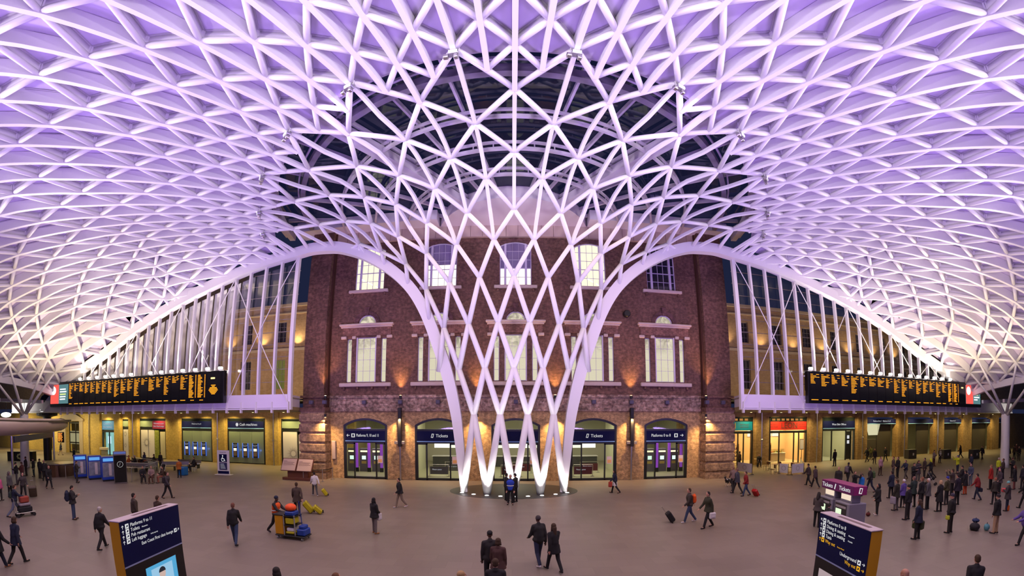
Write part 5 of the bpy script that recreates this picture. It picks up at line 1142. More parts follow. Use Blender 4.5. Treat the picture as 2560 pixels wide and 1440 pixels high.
# ================================================================ PEOPLE
def V(*a): return Vector(a)
def pose_joints(kind):
    """joints of a 1.72 m figure facing +Y"""
    J = dict(pel=V(0,0,.94), wst=V(0,.0,1.08), chs=V(0,.01,1.27), nek=V(0,-.01,1.45), hed=V(0,.02,1.60), tilt=0.05)
    def leg(s, hip_f, knee_b, name, spread=.095):
        h = V(s*.09,0,.92); a = math.radians(hip_f); b = math.radians(hip_f-knee_b)
        k = h+V(s*(spread-.09)*.5, math.sin(a)*.43, -math.cos(a)*.43); an = k+V(s*(spread-.09)*.5, math.sin(b)*.41, -math.cos(b)*.41)
        J['hip'+name], J['kne'+name], J['ank'+name] = h, k, an; J['toe'+name] = an+V(s*.03, .155*math.cos(b*.6), -.05+(.155*math.sin(b*.6) if b < 0 else 0))
        J['hel'+name] = an+V(0,-.04,-.05+(0 if b > -.3 else -.02))
    def arm(s, f, e, name, out=8, yaw=0, lift=0):
        sh = V(s*.172,-.01,1.375); a = math.radians(f); o = math.radians(out)
        d = V(s*math.sin(o), math.sin(a)*math.cos(o), -math.cos(a)*math.cos(o)); el = sh+d*.29
        b = math.radians(f+e); y = math.radians(yaw)
        d2 = V(-s*math.sin(y)*math.sin(b) if b > .1 else s*math.sin(o)*.3, math.sin(b)*math.cos(y), -math.cos(b)); wr = el+d2.normalized()*.26
        J['sho'+name], J['elb'+name], J['wri'+name] = sh, el, wr; J['hnd'+name] = (wr-el).normalized()
    if kind == 'stand':
        leg(-1,2,3,'L',.12); leg(1,-2,2,'R',.13); arm(-1,4,12,'L'); arm(1,2,14,'R'); J['tilt'] = -.05
    elif kind == 'phone':
        leg(-1,3,3,'L',.11); leg(1,-1,2,'R',.12); arm(-1,18,98,'L',10,32); arm(1,14,100,'R',10,35); J['tilt'] = -.45
    elif kind == 'lookup':
        leg(-1,4,5,'L',.12); leg(1,-3,2,'R',.13); arm(-1,6,40,'L',9,25); arm(1,8,60,'R',9,30); J['tilt'] = .18
    elif kind == 'walk':
        leg(-1,21,6,'L',.10); leg(1,-15,20,'R',.10); arm(-1,-20,14,'L'); arm(1,22,24,'R'); J['tilt'] = -.06
    elif kind == 'walk2':
        leg(1,18,7,'R',.10); leg(-1,-12,26,'L',.10); arm(1,-18,16,'R'); arm(-1,20,30,'L'); J['tilt'] = -.12
    elif kind == 'pull':
        leg(-1,20,6,'L',.10); leg(1,-15,22,'R',.10); arm(-1,18,30,'L'); arm(1,-38,8,'R',14); J['tilt'] = -.06
    elif kind == 'push':
        leg(-1,26,10,'L',.10); leg(1,-20,24,'R',.10); arm(-1,42,30,'L',6,5); arm(1,42,30,'R',6,5); J['tilt'] = -.1
    elif kind == 'photo':
        leg(-1,2,3,'L',.12); leg(1,-2,2,'R',.12); arm(-1,70,85,'L',28,20); arm(1,70,85,'R',28,20); J['tilt'] = .05
    elif kind == 'sit':
        leg(-1,84,84,'L',.14); leg(1,80,86,'R',.15); arm(-1,22,60,'L',10,20); arm(1,24,62,'R',10,22); J['tilt'] = -.2
    if kind in ('push','walk','pull','walk2'):
        for k in ('chs','nek','hed','shoL','shoR','elbL','elbR','wriL','wriR'): J[k] = J[k]+V(0,.05*(J[k].z-.94)/.5 if k in ('chs',) else .05,0)
    mz = min(J['toeL'].z, J['toeR'].z, J['helL'].z, J['helR'].z)-.03
    if kind == 'sit': mz = min(J['ankL'].z, J['ankR'].z)-.09
    for k in J:
        if isinstance(J[k], Vector) and not k.startswith('hnd'): J[k] = J[k]-V(0,0,mz)
    return J
def capsule(mb, a, b, r0, r1, n=10):
    a, b = Vector(a), Vector(b); d = b-a; L = d.length
    if L < 1e-5: d = V(0,0,1); L = 1e-5
    q = d.to_track_quat('Z', 'Y').to_matrix().to_4x4(); vs = []; prof = []
    for i in range(4): t = -PI/2+PI/2*i/3.5; prof.append((r0*math.cos(t), r0*math.sin(t)))
    for i in range(4): t = PI/2*(i+.5)/3.5; prof.append((r1*math.cos(t), L+r1*math.sin(t)))
    m = MB().lathe((0,0,0), [(max(r,.001), z) for r, z in prof], n); m.xf(Matrix.Translation(a)@q); mb.add(m.v, m.f)
def ell(mb, c, r, R=None, n=14, m=10):
    t = MB().lathe_e((0,0,0), r, n, m); t.xf(Matrix.Translation(Vector(c))@(R.to_4x4() if R else Matrix.Identity(4))); mb.add(t.v, t.f)
def remesh(mb, voxel, name, smooth=3):
    me = mb.mesh(name); o = bpy.data.objects.new('tmp', me); COL.objects.link(o)
    md = o.modifiers.new('r', 'REMESH'); md.mode = 'VOXEL'; md.voxel_size = voxel; md.adaptivity = 0
    sm = o.modifiers.new('s', 'SMOOTH'); sm.factor = .5; sm.iterations = smooth
    dg = bpy.context.evaluated_depsgraph_get(); dg.update(); r = bpy.data.meshes.new_from_object(o.evaluated_get(dg)); r.name = name
    bpy.data.objects.remove(o); bpy.data.meshes.remove(me); r.polygons.foreach_set('use_smooth', [True]*len(r.polygons)); r.update(); return r
def hand(mb, w, d, s):
    """palm, thumb and four bent fingers from wrist w along d"""
    d = d.normalized(); side = d.cross(V(0,1,0)); side = (side.normalized() if side.length > .2 else V(1,0,0)); nrm = side.cross(d).normalized()
    palm = w+d*.05; capsule(mb, w, w+d*.045, .024, .030, 8)
    ell(mb, w+d*.055, (.036,.018,.045), Matrix((side, nrm, d)).transposed())
    for k, (o, L) in enumerate(((-.028,.060),(-.010,.070),(.009,.066),(.027,.052))):
        a = palm+side*o+d*.035; b = a+d*L*.55+nrm*.006*s; c = b+d*L*.45+nrm*.022; capsule(mb, a, b, .0095, .009, 6); capsule(mb, b, c, .009, .0075, 6)
    a = w+d*.03+side*(-.030); b = a+d*.03+side*(-.022)+nrm*.012; c = b+d*.03+nrm*.008; capsule(mb, a, b, .011, .010, 6); capsule(mb, b, c, .010, .008, 6)
def head_mat(J): return Matrix.Translation(J['hed'])@Matrix.Rotation(J['tilt'], 4, 'X')
CACHE = {}
def body_mesh(kind):
    k = ('body', kind)
    if k in CACHE: return CACHE[k]
    J = pose_joints(kind); mb = MB()
    capsule(mb, J['pel'], J['wst'], .115, .105); capsule(mb, J['wst'], J['chs'], .105, .115); ell(mb, J['chs']+V(0,0,.05), (.155,.095,.13)); capsule(mb, J['nek']-V(0,0,.06), J['nek']+V(0,0,.06), .058, .050)
    for s in 'LR':
        capsule(mb, J['hip'+s], J['kne'+s], .075, .05); capsule(mb, J['kne'+s], J['ank'+s], .048, .034); capsule(mb, J['ank'+s], J['toe'+s]+V(0,0,.012), .034, .026)
        capsule(mb, J['chs']+V(0,0,.1), J['sho'+s], .06, .052); capsule(mb, J['sho'+s], J['elb'+s], .045, .036); capsule(mb, J['elb'+s], J['wri'+s], .036, .025); hand(mb, J['wri'+s], J['hnd'+s], 1)
    H = head_mat(J); h = MB()
    ell(h, (0,-.005,.03), (.073,.092,.092)); ell(h, (0,.025,-.035), (.056,.066,.072)); ell(h, (0,.055,-.080), (.026,.026,.024)); capsule(h, (0,.092,.005), (0,.108,-.025), .009, .013, 6)
    ell(h, (0,.085,.030), (.045,.014,.010)); ell(h, (0,.088,-.052), (.022,.010,.007)); 
    for s in (-1, 1): ell(h, (s*.074,-.005,-.005), (.010,.018,.030)); ell(h, (s*.038,.068,-.02), (.02,.02,.02))
    h.xf(H); mb.add(h.v, h.f)
    CACHE[k] = remesh(mb, .0115, 'body', 2); return CACHE[k]
def coat_mesh(kind, hem, bulk):
    k = ('coat', kind, hem, bulk)
    if k in CACHE: return CACHE[k]
    J = pose_joints(kind); mb = MB(); b = bulk
    ell(mb, J['chs']+V(0,0,.02), (.185*b,.125*b,.17)); capsule(mb, J['wst'], J['chs'], .135*b, .14*b, 14); capsule(mb, J['pel'], J['wst'], .14*b, .135*b, 14); ell(mb, J['pel'], (.175*b,.135*b,.11))
    if hem > 0 and kind != 'sit':
        pz = J['pel'].z; hz = pz-hem; yo = .0
        prof = [(.15*b, .06), (.172*b, -hem*.35), (.19*b, -hem*.8), (.195*b, -hem)]
        t = MB().lathe((0,0,0), [(.1,-hem)]+[(r, z) for r, z in reversed(prof)]+[(.1,.08)], 18); t.xf(Matrix.Translation(J['pel'])@Matrix.Diagonal((1.05,.86,1,1))); mb.add(t.v, t.f)
    for s in 'LR':
        capsule(mb, J['nek']+V(0,0,-.035), J['sho'+s]+V(0,0,.0), .058*b, .062*b); capsule(mb, J['chs']+V(0,0,.05), J['sho'+s], .09*b, .060*b); capsule(mb, J['sho'+s], J['elb'+s], .064*b, .054*b); capsule(mb, J['elb'+s], J['wri'+s]-(J['wri'+s]-J['elb'+s])*.04, .054*b, .042*b)
    ell(mb, J['nek']+V(0,-.015,-.005), (.085,.085,.045)); capsule(mb, J['nek']-V(0,0,.05), J['nek']+V(0,-.01,.025), .082, .064)
    CACHE[k] = remesh(mb, .019, 'coat', 4); return CACHE[k]
def trouser_mesh(kind):
    k = ('tr', kind)
    if k in CACHE: return CACHE[k]
    J = pose_joints(kind); mb = MB(); ell(mb, J['pel']-V(0,0,.01), (.155,.12,.11)); capsule(mb, J['pel'], J['wst'], .118, .112, 14)
    for s in 'LR': capsule(mb, J['hip'+s], J['kne'+s], .100, .074); capsule(mb, J['kne'+s], J['ank'+s]+V(0,0,.0), .072, .060)
    CACHE[k] = remesh(mb, .019, 'trousers', 4); return CACHE[k]
def shoe_mesh(kind, s, boot=False):
    k = ('shoe', kind, s, boot)
    if k in CACHE: return CACHE[k]
    J = pose_joints(kind); mb = MB(); a, t, h = J['ank'+s], J['toe'+s], J['hel'+s]
    capsule(mb, h+V(0,0,.02), t+V(0,0,.008), .042, .036, 10); capsule(mb, a, h+V(0,.02,.02), .046, .044, 10)
    if boot: capsule(mb, a+(J['kne'+s]-a)*.55, a, .062, .055, 10)
    CACHE[k] = remesh(mb, .013, 'shoe', 2); return CACHE[k]
def hair_mesh(kind, style):
    k = ('hair', kind, style)
    if k in CACHE: return CACHE[k]
    J = pose_joints(kind); H = head_mat(J); m = MB()
    if style == 'short': ell(m, (0,-.020,.045), (.082,.092,.088)); ell(m, (0,-.045,.0), (.078,.066,.075))
    elif style == 'long': ell(m, (0,-.018,.045), (.086,.096,.090)); ell(m, (0,-.055,-.03), (.086,.062,.10)); capsule(m, (0,-.075,-.04), (0,-.10,-.24), .080, .055); capsule(m, (-.07,-.01,.0), (-.08,.0,-.17), .026, .028); capsule(m, (.07,-.01,.0), (.08,.0,-.17), .026, .028)
    elif style == 'bob': ell(m, (0,-.018,.045), (.090,.098,.090)); ell(m, (0,-.045,-.03), (.094,.075,.09)); capsule(m, (-.07,0,.0), (-.075,.015,-.09), .026, .03); capsule(m, (.07,0,.0), (.075,.015,-.09), .026, .03)
    elif style == 'beanie': ell(m, (0,-.012,.055), (.088,.104,.088)); ell(m, (0,-.012,.03), (.092,.106,.035))
    elif style == 'cap': ell(m, (0,-.010,.058), (.084,.100,.078)); ell(m, (0,.115,.040), (.058,.062,.012))
    elif style == 'hood': ell(m, (0,-.03,.02), (.115,.12,.135)); ell(m, (0,-.07,-.09), (.13,.09,.09))
    m.xf(H); CACHE[k] = remesh(m, .010, 'hair', 2); return CACHE[k]
def eye_mesh(kind, s):
    k = ('eye', kind, s)
    if k in CACHE: return CACHE[k]
    J = pose_joints(kind); m = MB(); ell(m, (s*.030,.083,.006), (.010,.008,.007), n=8, m=6); m.xf(head_mat(J)); CACHE[k] = m.mesh('eye', True); return CACHE[k]
def inst(name, me, m, parent):
    if not me.materials: me.materials.append(m)
    o = bpy.data.objects.new(name, me); COL.objects.link(o); o.parent = parent
    if me.materials[0] is not m: o.material_slots[0].link = 'OBJECT'; o.material_slots[0].material = m
    return o
CM = {}
def cm(c, rough=.85):
    c = tuple(round(x, 3) for x in c)
    if c not in CM: CM[c] = mat('cloth_%d' % len(CM), c, rough)
    return CM[c]
SK = [(.52,.27,.19),(.42,.21,.14),(.10,.045,.03)]
BLK=(.010,.009,.011); DK=(.020,.017,.018); NVY=(.012,.016,.040); GRY=(.075,.070,.075); JN=(.035,.055,.12); BRN=(.05,.028,.016); HB=(.014,.009,.007); HBR=(.05,.025,.012); HBL=(.38,.24,.11); HG=(.42,.38,.36); WH=(.62,.58,.60); BEI=(.36,.26,.18); OLV=(.035,.035,.018); RED=(.26,.012,.012); ORG=(.75,.10,.01); YEL=(.55,.62,.02); PUR=(.10,.06,.28); DGR=(.020,.035,.030); RBR=(.07,.015,.015)
PEOPLE = []
def person(px, py, rz, label, pose='stand', coat=DK, legs=BLK, hair=('short', HB), hem=0, bulk=1.2, H=1.70, skin=0, shoe=BLK, boot=False, group=None, at=None, vest=None, z=0, extra=None):
    g = at if at is not None else gp(px, py); t = thing('person', 'person '+label, 'person', (g[0], g[1], z), math.radians(rz), group); s = H/1.72; t.scale = (s, s, s)
    inst('body', body_mesh(pose), mat('skin_%d' % skin, SK[skin], .6), t); inst('coat', coat_mesh(pose, hem, bulk), cm(coat), t); inst('trousers', trouser_mesh(pose), cm(legs), t)
    for q in 'LR': inst('shoe', shoe_mesh(pose, q, boot), cm(shoe), t)
    if hair: inst({'beanie':'beanie_hat','cap':'peaked_cap','hood':'hood'}.get(hair[0], 'hair'), hair_mesh(pose, hair[0]), cm(hair[1]), t)
    for q in (-1, 1): inst('eye', eye_mesh(pose, q), mat('eye_dark', (.02,.015,.012), .2), t)
    J = pose_joints(pose)
    if vest:
        m = MB(); ell(m, J['chs']+V(0,0,.0), (.20*bulk,.14*bulk,.19)); capsule(m, J['wst'], J['chs'], .15*bulk, .155*bulk, 14); capsule(m, J['pel']+V(0,0,.03), J['wst'], .155*bulk, .15*bulk, 14)
        k = ('vest', pose, bulk); CACHE[k] = CACHE.get(k) or remesh(m, .02, 'vest', 3); inst('vest', CACHE[k], cm(vest), t)
        MB().sweep([(.175*bulk*math.cos(a), J['wst'].y+.158*bulk*math.sin(a), J['wst'].z+.03) for a in [2*PI*q/20 for q in range(20)]], [(-.004,-.025),(.004,-.025),(.004,.025),(-.004,.025)], (0,0,1), closed=True).build('reflective_band', mat('reflective', (.7,.7,.68), .4), t)
    PEOPLE.append((t, pose, s)); t['_j'] = pose; return t
def jpos(t, joint):
    J = pose_joints(t['_j']); M = Matrix.Translation(t.location)@Matrix.Rotation(t.rotation_euler.z, 4, 'Z')@Matrix.Scale(t.scale.x, 4); return M@J[joint], M
BAGN = {}
def backpack(t, col, label, big=1.0):
    p, M = jpos(t, 'chs'); r = thing('backpack', label, 'bag', (0,0,0)); c = M@(pose_joints(t['_j'])['chs']+V(0,-.20-.05*big,-.04)); r.location = c; r.rotation_euler = (0,0,t.rotation_euler.z)
    m = MB(); ell(m, (0,0,0), (.15*big,.10*big,.23*big)); ell(m, (0,-.05*big,-.08*big), (.11*big,.07*big,.10*big)); o = MB().bbox(-.14*big,.14*big,-.08*big,.09*big,-.22*big,.17*big,.05*big); m.add(o.v, o.f)
    me = remesh(m, .016, 'pack_body', 3); inst('pack_body', me, cm(col), r)
    for s in (-1, 1): MB().sweep([(s*.09,.08*big,.14),(s*.10,.16+.05*big,.22),(s*.10,.30+.05*big,.10),(s*.11,.20+.05*big,-.12)], [(-.02,-.004),(.02,-.004),(.02,.004),(-.02,.004)], (0,1,.2)).build('strap', cm(col), r)
    return r
def bag(t, joint, col, label, size=(.17,.07,.19), name='bag', drop=.12):
    p, M = jpos(t, joint); c = p+V(0,0,-drop-size[2]); c.z = max(c.z, size[2]+.01); r = thing(name, label, 'bag', c, t.rotation_euler.z)
    m = MB().bbox(-size[1],size[1],-size[0],size[0],-size[2],size[2]*.9,.04); ell(m, (0,0,-size[2]*.3), (size[1]*1.2,size[0]*1.02,size[2]*.7)); inst('bag_body', remesh(m, .014, 'bag_body', 3), cm(col), r)
    MB().sweep([(0,-size[0]*.5,size[2]*.85),(0,-size[0]*.3,size[2]+drop*.9),(0,size[0]*.3,size[2]+drop*.9),(0,size[0]*.5,size[2]*.85)], [(-.01,-.006),(.01,-.006),(.01,.006),(-.01,.006)], (1,0,0)).build('handle', cm(col), r); return r
def suitcase(g, rz, col, label, h=.62, w=.40, d=.24, tilt=0, handle=True, sub=None):
    r = thing('suitcase', label, 'suitcase', (g[0], g[1], .055*1.0), math.radians(rz)); r.rotation_euler = (math.radians(tilt), 0, math.radians(rz))
    MB().bbox(-w/2,w/2,-d/2,d/2,.03,h,.045).build('shell', cm(col, .4), r)
    mb = MB()
    for q in range(4): MB().box(-w/2+.06+q*(w-.12)/3-.008, -w/2+.06+q*(w-.12)/3+.008, -d/2-.006, d/2+.006, .08, h-.06).build('rib', cm(tuple(c*.7 for c in col), .4), r)
    for s in (-1, 1): MB().tube((s*w*.4-.012,d*.35,0),(s*w*.4+.012,d*.35,0),.045).build('wheel', black, r)
    if handle: MB().tube((-.09,d*.3,h),(-.09,d*.3,h+.40),.008).tube((.09,d*.3,h),(.09,d*.3,h+.40),.008).tube((-.1,d*.3,h+.40),(.1,d*.3,h+.40),.013).build('pull_handle', steel, r)
    return r
P = person
# ---- left and centre
p = P(186,1299,-35,'in dark coat looking down, navy backpack, alone at the left','phone',DK,JN,hem=.12,shoe=BRN); backpack(p, NVY, 'large navy backpack on the man standing alone at the left', 1.25)
P(258,1372,10,'with grey hair, black jacket and trousers, walking behind the left totem','walk',BLK,BLK,('short',HG),bulk=1.28,H=1.68)
P(48,1409,12,'in navy coat with brown fur hood collar at the lower left','walk2',NVY,BLK,('bob',HBR),hem=.22,H=1.68); P(4,1426,5,'in long black coat and tan boots at the lower left edge','walk',BLK,NVY,('long',HB),hem=.25,shoe=(.22,.09,.03),boot=True,H=1.7)
p = P(40,1292,-12,'in navy jumper and pale jeans pushing a luggage trolley','push',NVY,(.13,.15,.22),('short',HBR)); backpack(p, DGR, 'small dark backpack on the man pushing the luggage trolley', .8)
P(27,1243,-60,'in grey fur-hooded coat beside the trolley at the left edge','stand',GRY,BLK,('hood',(.12,.09,.08)),hem=.15,H=1.64); p = P(60,1246,-100,'in brown-grey jacket beside the brown suitcase','pull',(.05,.04,.04),BLK,('short',BRN),H=1.68)
suitcase(gp(84,1243), 60, (.075,.05,.032), 'large brown suitcase tilted on its wheels at the left', .75,.5,.3, 25)
P(2,1252,-60,'in pink hooded top cut by the left frame edge','stand',(.55,.10,.25),DK,('short',HBR),H=1.55)
P(124,1222,-95,'in long black coat walking right near the left planter','walk',BLK,BLK,('short',(.25,.1,.06)),hem=.28)
P(193,1207,-30,'in dark clothes facing the leftmost blue kiosk','phone',(.03,.026,.022),(.03,.025,.022),('short',HBR),H=1.72)
P(101,1197,20,'slim in black standing before the planter','stand',BLK,BLK,('short',HB),H=1.68); P(112,1203,60,'bald in black coat left of the planter','stand',BLK,BLK,('short',(.3,.15,.1)),hem=.1)
P(66,1190,150,'in black jacket beside the left gateway post','stand',DK,DK,('short',HB)); P(57,1208,120,'in dark red jacket near the left gateway post','phone',RBR,GRY,('short',HBR),H=1.66); P(43,1212,160,'in black with hands together by the left gateway post','phone',BLK,GRY,('cap',BLK))
P(85,1192,180,'in dark jacket leaning among luggage at the left','stand',DK,DGR,('beanie',BLK),H=1.6); P(152,1138,0,'in navy skirt coat walking beyond the curved balcony edge','walk2',NVY,(.4,.3,.25),('bob',HB),hem=.2); P(186,1158,180,'just visible behind the leftmost blue kiosk','stand',DGR,DK,('short',HBR))
P(590,1361,25,'bald on top, black jacket and blue jeans, walking alone left of centre','walk',BLK,JN,('short',(.16,.06,.04)),bulk=1.22,H=1.72)
cl = P(694,1332,-95,'in orange safety vest and dark beanie pushing a cleaning cart','push',DK,BLK,('beanie',NVY),vest=ORG,H=1.72,skin=2)
br_ = P(745,1288,30,'in long brown coat behind the cleaning cart','pull',(.055,.035,.026),DK,('short',HBR),hem=.2,H=1.76)
suitcase(gp(782,1282), -60, (.52,.44,.01), 'large bright yellow suitcase behind the brown coated walker', .70,.46,.28, 38); suitcase(gp(805,1284), -60, (.50,.42,.01), 'second bright yellow suitcase, nearer and lower', .55,.40,.24, 48, handle=False)
P(788,1240,40,'in white top and grey jeans by the two-panel notice','pull',WH,GRY,('short',HB),H=1.6,shoe=WH); suitcase(gp(818,1240), -60, (.55,.47,.01), 'small yellow suitcase by the white topped walker', .52,.36,.22, 35)
p = P(938,1334,-30,'with long black hair, black coat, striped leggings and tan boots','lookup',BLK,(.16,.13,.12),('long',BLK),hem=.16,shoe=(.33,.14,.04),boot=True,bulk=1.25,H=1.60,skin=1)
for q, zz in enumerate((.50,.58,.66,.74)): pass
bag(p, 'wriR', WH, 'white carrier bag held by the person with striped leggings', (.13,.05,.17), drop=.02)
P(1001,1269,130,'in black coat and beige trousers with white trainers, facing the hall','walk2',BLK,(.24,.18,.13),('short',HB),hem=.08,shoe=WH,H=1.72)
P(1276,1262,175,'in bright blue vest and black uniform at the funnel foot','stand',BLK,BLK,('short',HG),vest=(.02,.06,.50),H=1.78); P(1266,1252,-60,'in black uniform left of the blue vest at the funnel foot','stand',BLK,BLK,('short',HB)); P(1288,1256,60,'in black jacket right of the blue vest at the funnel foot','phone',BLK,BLK,('short',HB),H=1.75)
P(1346,1412,20,'in white headband, shiny black padded jacket, jeans and white trainers','walk2',(.014,.013,.014),(.02,.025,.06),('beanie',(.05,.04,.045)),bulk=1.3,shoe=WH,skin=2,H=1.76)
p = P(1384,1428,25,'in long black coat with long dark hair and mustard bag','walk',BLK,BLK,('long',HBR),hem=.24,H=1.66); bag(p, 'wriR', (.36,.18,.03), 'mustard handbag at the side of the long-haired walker', (.14,.06,.12), drop=-.12)
P(1226,1468,10,'in black flat cap and pink scarf near the bottom centre','stand',DK,BLK,('cap',BLK),H=1.76,skin=2); P(1246,1475,-10,'in brown furry coat behind the capped figure','stand',(.07,.03,.025),DK,('bob',HBR),hem=.2,bulk=1.28,H=1.60)
P(1240,1562,0,'in black jacket with grey hood, back view, bottom centre','stand',BLK,BLK,('short',HBR),H=1.74,bulk=1.28); P(1158,1592,-60,'with blonde bob cut off by the bottom edge','lookup',BLK,BLK,('bob',HBL),H=1.66)
P(712,1585,20,'with dark hair and dark coat cut off at the bottom left','walk',DK,BLK,('bob',HB),H=1.7); P(852,1602,-60,'with light brown hair cut off at the bottom','walk2',(.03,.04,.06),BLK,('short',(.14,.06,.025)),H=1.7); P(610,1630,30,'with dark hair barely showing at the bottom edge','walk',DK,BLK,('short',HB),H=1.66)
p = P(420,1246,-75,'in dark top and black trousers striding right of the benches','walk',(.035,.028,.035),BLK,('short',HBR),hem=.05); backpack(p, (.025,.018,.022), 'dark backpack on the striding figure near the benches', 1.05)
P(342,1328,-20,'with dark hair behind the top of the left totem','stand',(.05,.035,.025),BLK,('short',HB),H=1.72); P(402,1335,0,'whose brown hair shows over the left totem top','stand',BRN,BLK,('short',HBR),H=1.70)
# seated and standing in the waiting area
P(380,1208,-140,'seated in grey-pink hoodie in the waiting area','sit',(.26,.17,.16),(.08,.03,.02),('short',(.25,.12,.08)),z=0,H=1.7); P(358,1208,-120,'seated in black low in a chair beside the clock totem','sit',BLK,BLK,('short',BRN)); P(408,1207,160,'seated in brown jacket reading in the waiting area','sit',BRN,(.25,.08,.05),('short',HB),H=1.66)
P(362,1172,180,'in black with dark hair at the far rail of the waiting area','stand',NVY,BLK,('long',HB),H=1.66); P(338,1172,150,'with white hair beyond the waiting area rail','sit',BLK,BLK,('short',HG)); P(386,1168,150,'in dark jacket seated at the back of the waiting area','sit',DK,DK,('short',HB)); P(402,1168,-150,'in black by the pushchair in the waiting area','stand',BLK,BLK,('cap',BLK),H=1.5)
P(449,1195,60,'in orange-brown coat and black hat near the blue bin','lookup',(.36,.10,.012),BLK,('cap',BLK),hem=.15,H=1.60,shoe=BRN); P(486,1179,160,'in black suit seated near the blue bin','sit',BLK,BLK,('short',HBR),z=0,H=1.76)
P(629,1157,0,'in dark red coat using the cash machines','phone',RBR,BLK,('short',HB),hem=.1,H=1.68); P(323,1172,170,'in orange top behind the clock totem','sit',(.4,.1,.015),DK,('short',(.3,.08,.02)))
for px_, py_, rz_, l_ in ((380,1208,-140,'under the seated grey-pink hoodie'),(358,1208,-120,'under the seated figure by the clock totem'),(408,1207,160,'under the seated reader'),(338,1172,150,'under the white-haired seated figure'),(386,1168,150,'at the back of the waiting area'),(486,1179,160,'under the seated man by the blue bin'),(323,1172,170,'behind the clock totem')): cafe_chair(px_, py_, math.radians(rz_), 'brown chair '+l_)
# ---- centre right
p = P(1537,1233,75,'in navy top and pale skirt walking left with a red bag','walk2',NVY,BLK,('long',HB),hem=0,H=1.62); sk_ = MB().lathe((0,0,.55),[(.19,0),(.17,.2),(.13,.38)],16); sk_.build('skirt', cm(WH), p); bag(p, 'wriL', (.40,.05,.03), 'red shopping bag carried by the person in the pale skirt', (.13,.06,.2), drop=.02)
p = P(1722,1306,80,'in brown jacket and jeans with orange backpack, pulling a black case','pull',(.04,.03,.025),JN,('short',HBR),shoe=WH,H=1.72); backpack(p, ORG, 'bright orange backpack on the man pulling a black case', 1.0); suitcase(gp(1683,1306), 80, BLK, 'black wheeled suitcase tilted on the open floor', .55,.38,.26, -35)
p = P(1768,1320,95,'in olive coat and black trousers carrying a white bag','walk',OLV,BLK,('short',HB),hem=.14,H=1.74); bag(p, 'wriL', WH, 'white plastic bag carried by the olive coated man', (.16,.08,.16), drop=.02)
P(1842,1234,30,'in grey-blue coat, left of the pair with the dog','walk',(.05,.05,.07),DK,('short',(.2,.1,.08)),hem=.15,H=1.74); P(1832,1226,-20,'in pale checked coat behind the grey-blue coat','walk2',(.22,.14,.13),DK,('short',(.3,.15,.1)),H=1.70); p = P(1864,1240,80,'in red jacket and jeans, right of the pair with the dog','pull',(.22,.012,.012),JN,('short',HBR),H=1.64); suitcase(gp(1892,1241), -70, (.42,.01,.01), 'red wheeled suitcase tilted beside the red jacket', .55,.38,.24, 40)
P(2020,1214,20,'in dark coat with navy shoulder bag near the ticket canopy, left of a pair','walk2',(.04,.025,.025),BLK,('short',HB),H=1.68); P(2037,1221,10,'in mauve-brown jacket, right of the pair near the ticket canopy','walk',(.06,.035,.038),BLK,('short',HB),shoe=BEI,H=1.66)
P(2086,1166,0,'in black suit standing before the office entrance','stand',BLK,BLK,('short',HB),H=1.8); P(1897,1168,150,'in black jacket and white shirt seated at the cafe','sit',BLK,BLK,('short',HB),H=1.72); P(1848,1170,-90,'in brown jacket standing just inside the teal fronted shop','stand',BRN,DK,('short',HB),H=1.7)
p = P(2094,1232,120,'bald in dark suit behind the magenta ticket canopy','stand',DK,BLK,('short',(.35,.16,.12)),H=1.76); p = P(2118,1212,-80,'in black with grey rucksack behind the magenta canopy','walk',BLK,BLK,('short',HB),H=1.74); backpack(p, (.14,.11,.12), 'grey rucksack on the figure behind the magenta canopy', 1.15)
P(2134,1240,170,'raising both arms to take a photo behind the magenta canopy','photo',BLK,BLK,('short',HBR),H=1.62); P(2152,1240,90,'in bright blue jacket behind the magenta canopy','stand',(.01,.14,.50),GRY,('short',HB),H=1.45)
p = P(2174,1231,60,'in dark jacket with green rucksack right of the magenta canopy','walk2',DK,NVY,('short',HBR),H=1.76); backpack(p, (.05,.09,.03), 'green rucksack beside the magenta canopy', 1.1)
p = P(2191,1288,60,'with black hair, long black top and white trainers, right of the ticket machines','lookup',BLK,BLK,('long',BLK),hem=.18,shoe=WH,H=1.66,skin=1); P(2040,1318,-60,'with long dark hair and grey coat using the left ticket machine','phone',(.075,.06,.06),BLK,('long',HB),hem=.12,H=1.64); P(0,0,-85,'in dark coat bending at the right ticket machine','phone',DK,DK,('short',HB),H=1.45,at=(13.3,12.75))
# ---- far right background
for a in ((2167,1155,80,'in long black coat striding near the first passage','walk',BLK,BLK,('short',HB),.2),(2213,1154,100,'in black coat with fair hair near the first passage screen','walk2',BLK,BLK,('short',HBL),.15),(2200,1112+20,0,'in grey-brown hoodie inside the first passage','walk',(.07,.06,.04),DK,('short',HB),0),
          (2186,1160,160,'in black jacket with a red case by the first passage','stand',DK,DK,('short',(.3,.14,.1)),0),(2177,1150,0,'in yellow-sleeved jacket far by the first passage','walk2',(.10,.10,.02),DK,('short',HBR),0)):
    P(a[0],a[1],a[2],a[3],a[4],a[5],a[6],a[7],hem=a[8])
P(2200,1189,175,'in open dark jacket over pink shirt, standing by the crowd','stand',(.40,.22,.24),(.05,.025,.02),('short',HBR),H=1.7)
P(2243,1196,70,'tall in black jacket, back of the crowd left','lookup',BLK,BLK,('short',HBR),H=1.82); P(2232,1190,60,'in brown-grey jacket behind the tall black jacket','stand',(.09,.06,.05),GRY,('short',HBR)); p = P(2263,1200,90,'in navy jacket leaning with a shoulder bag','push',NVY,(.08,.07,.06),('short',HB)); bag(p, 'chs', BLK, 'black shoulder bag on the leaning navy jacket', (.2,.08,.15), drop=.1)
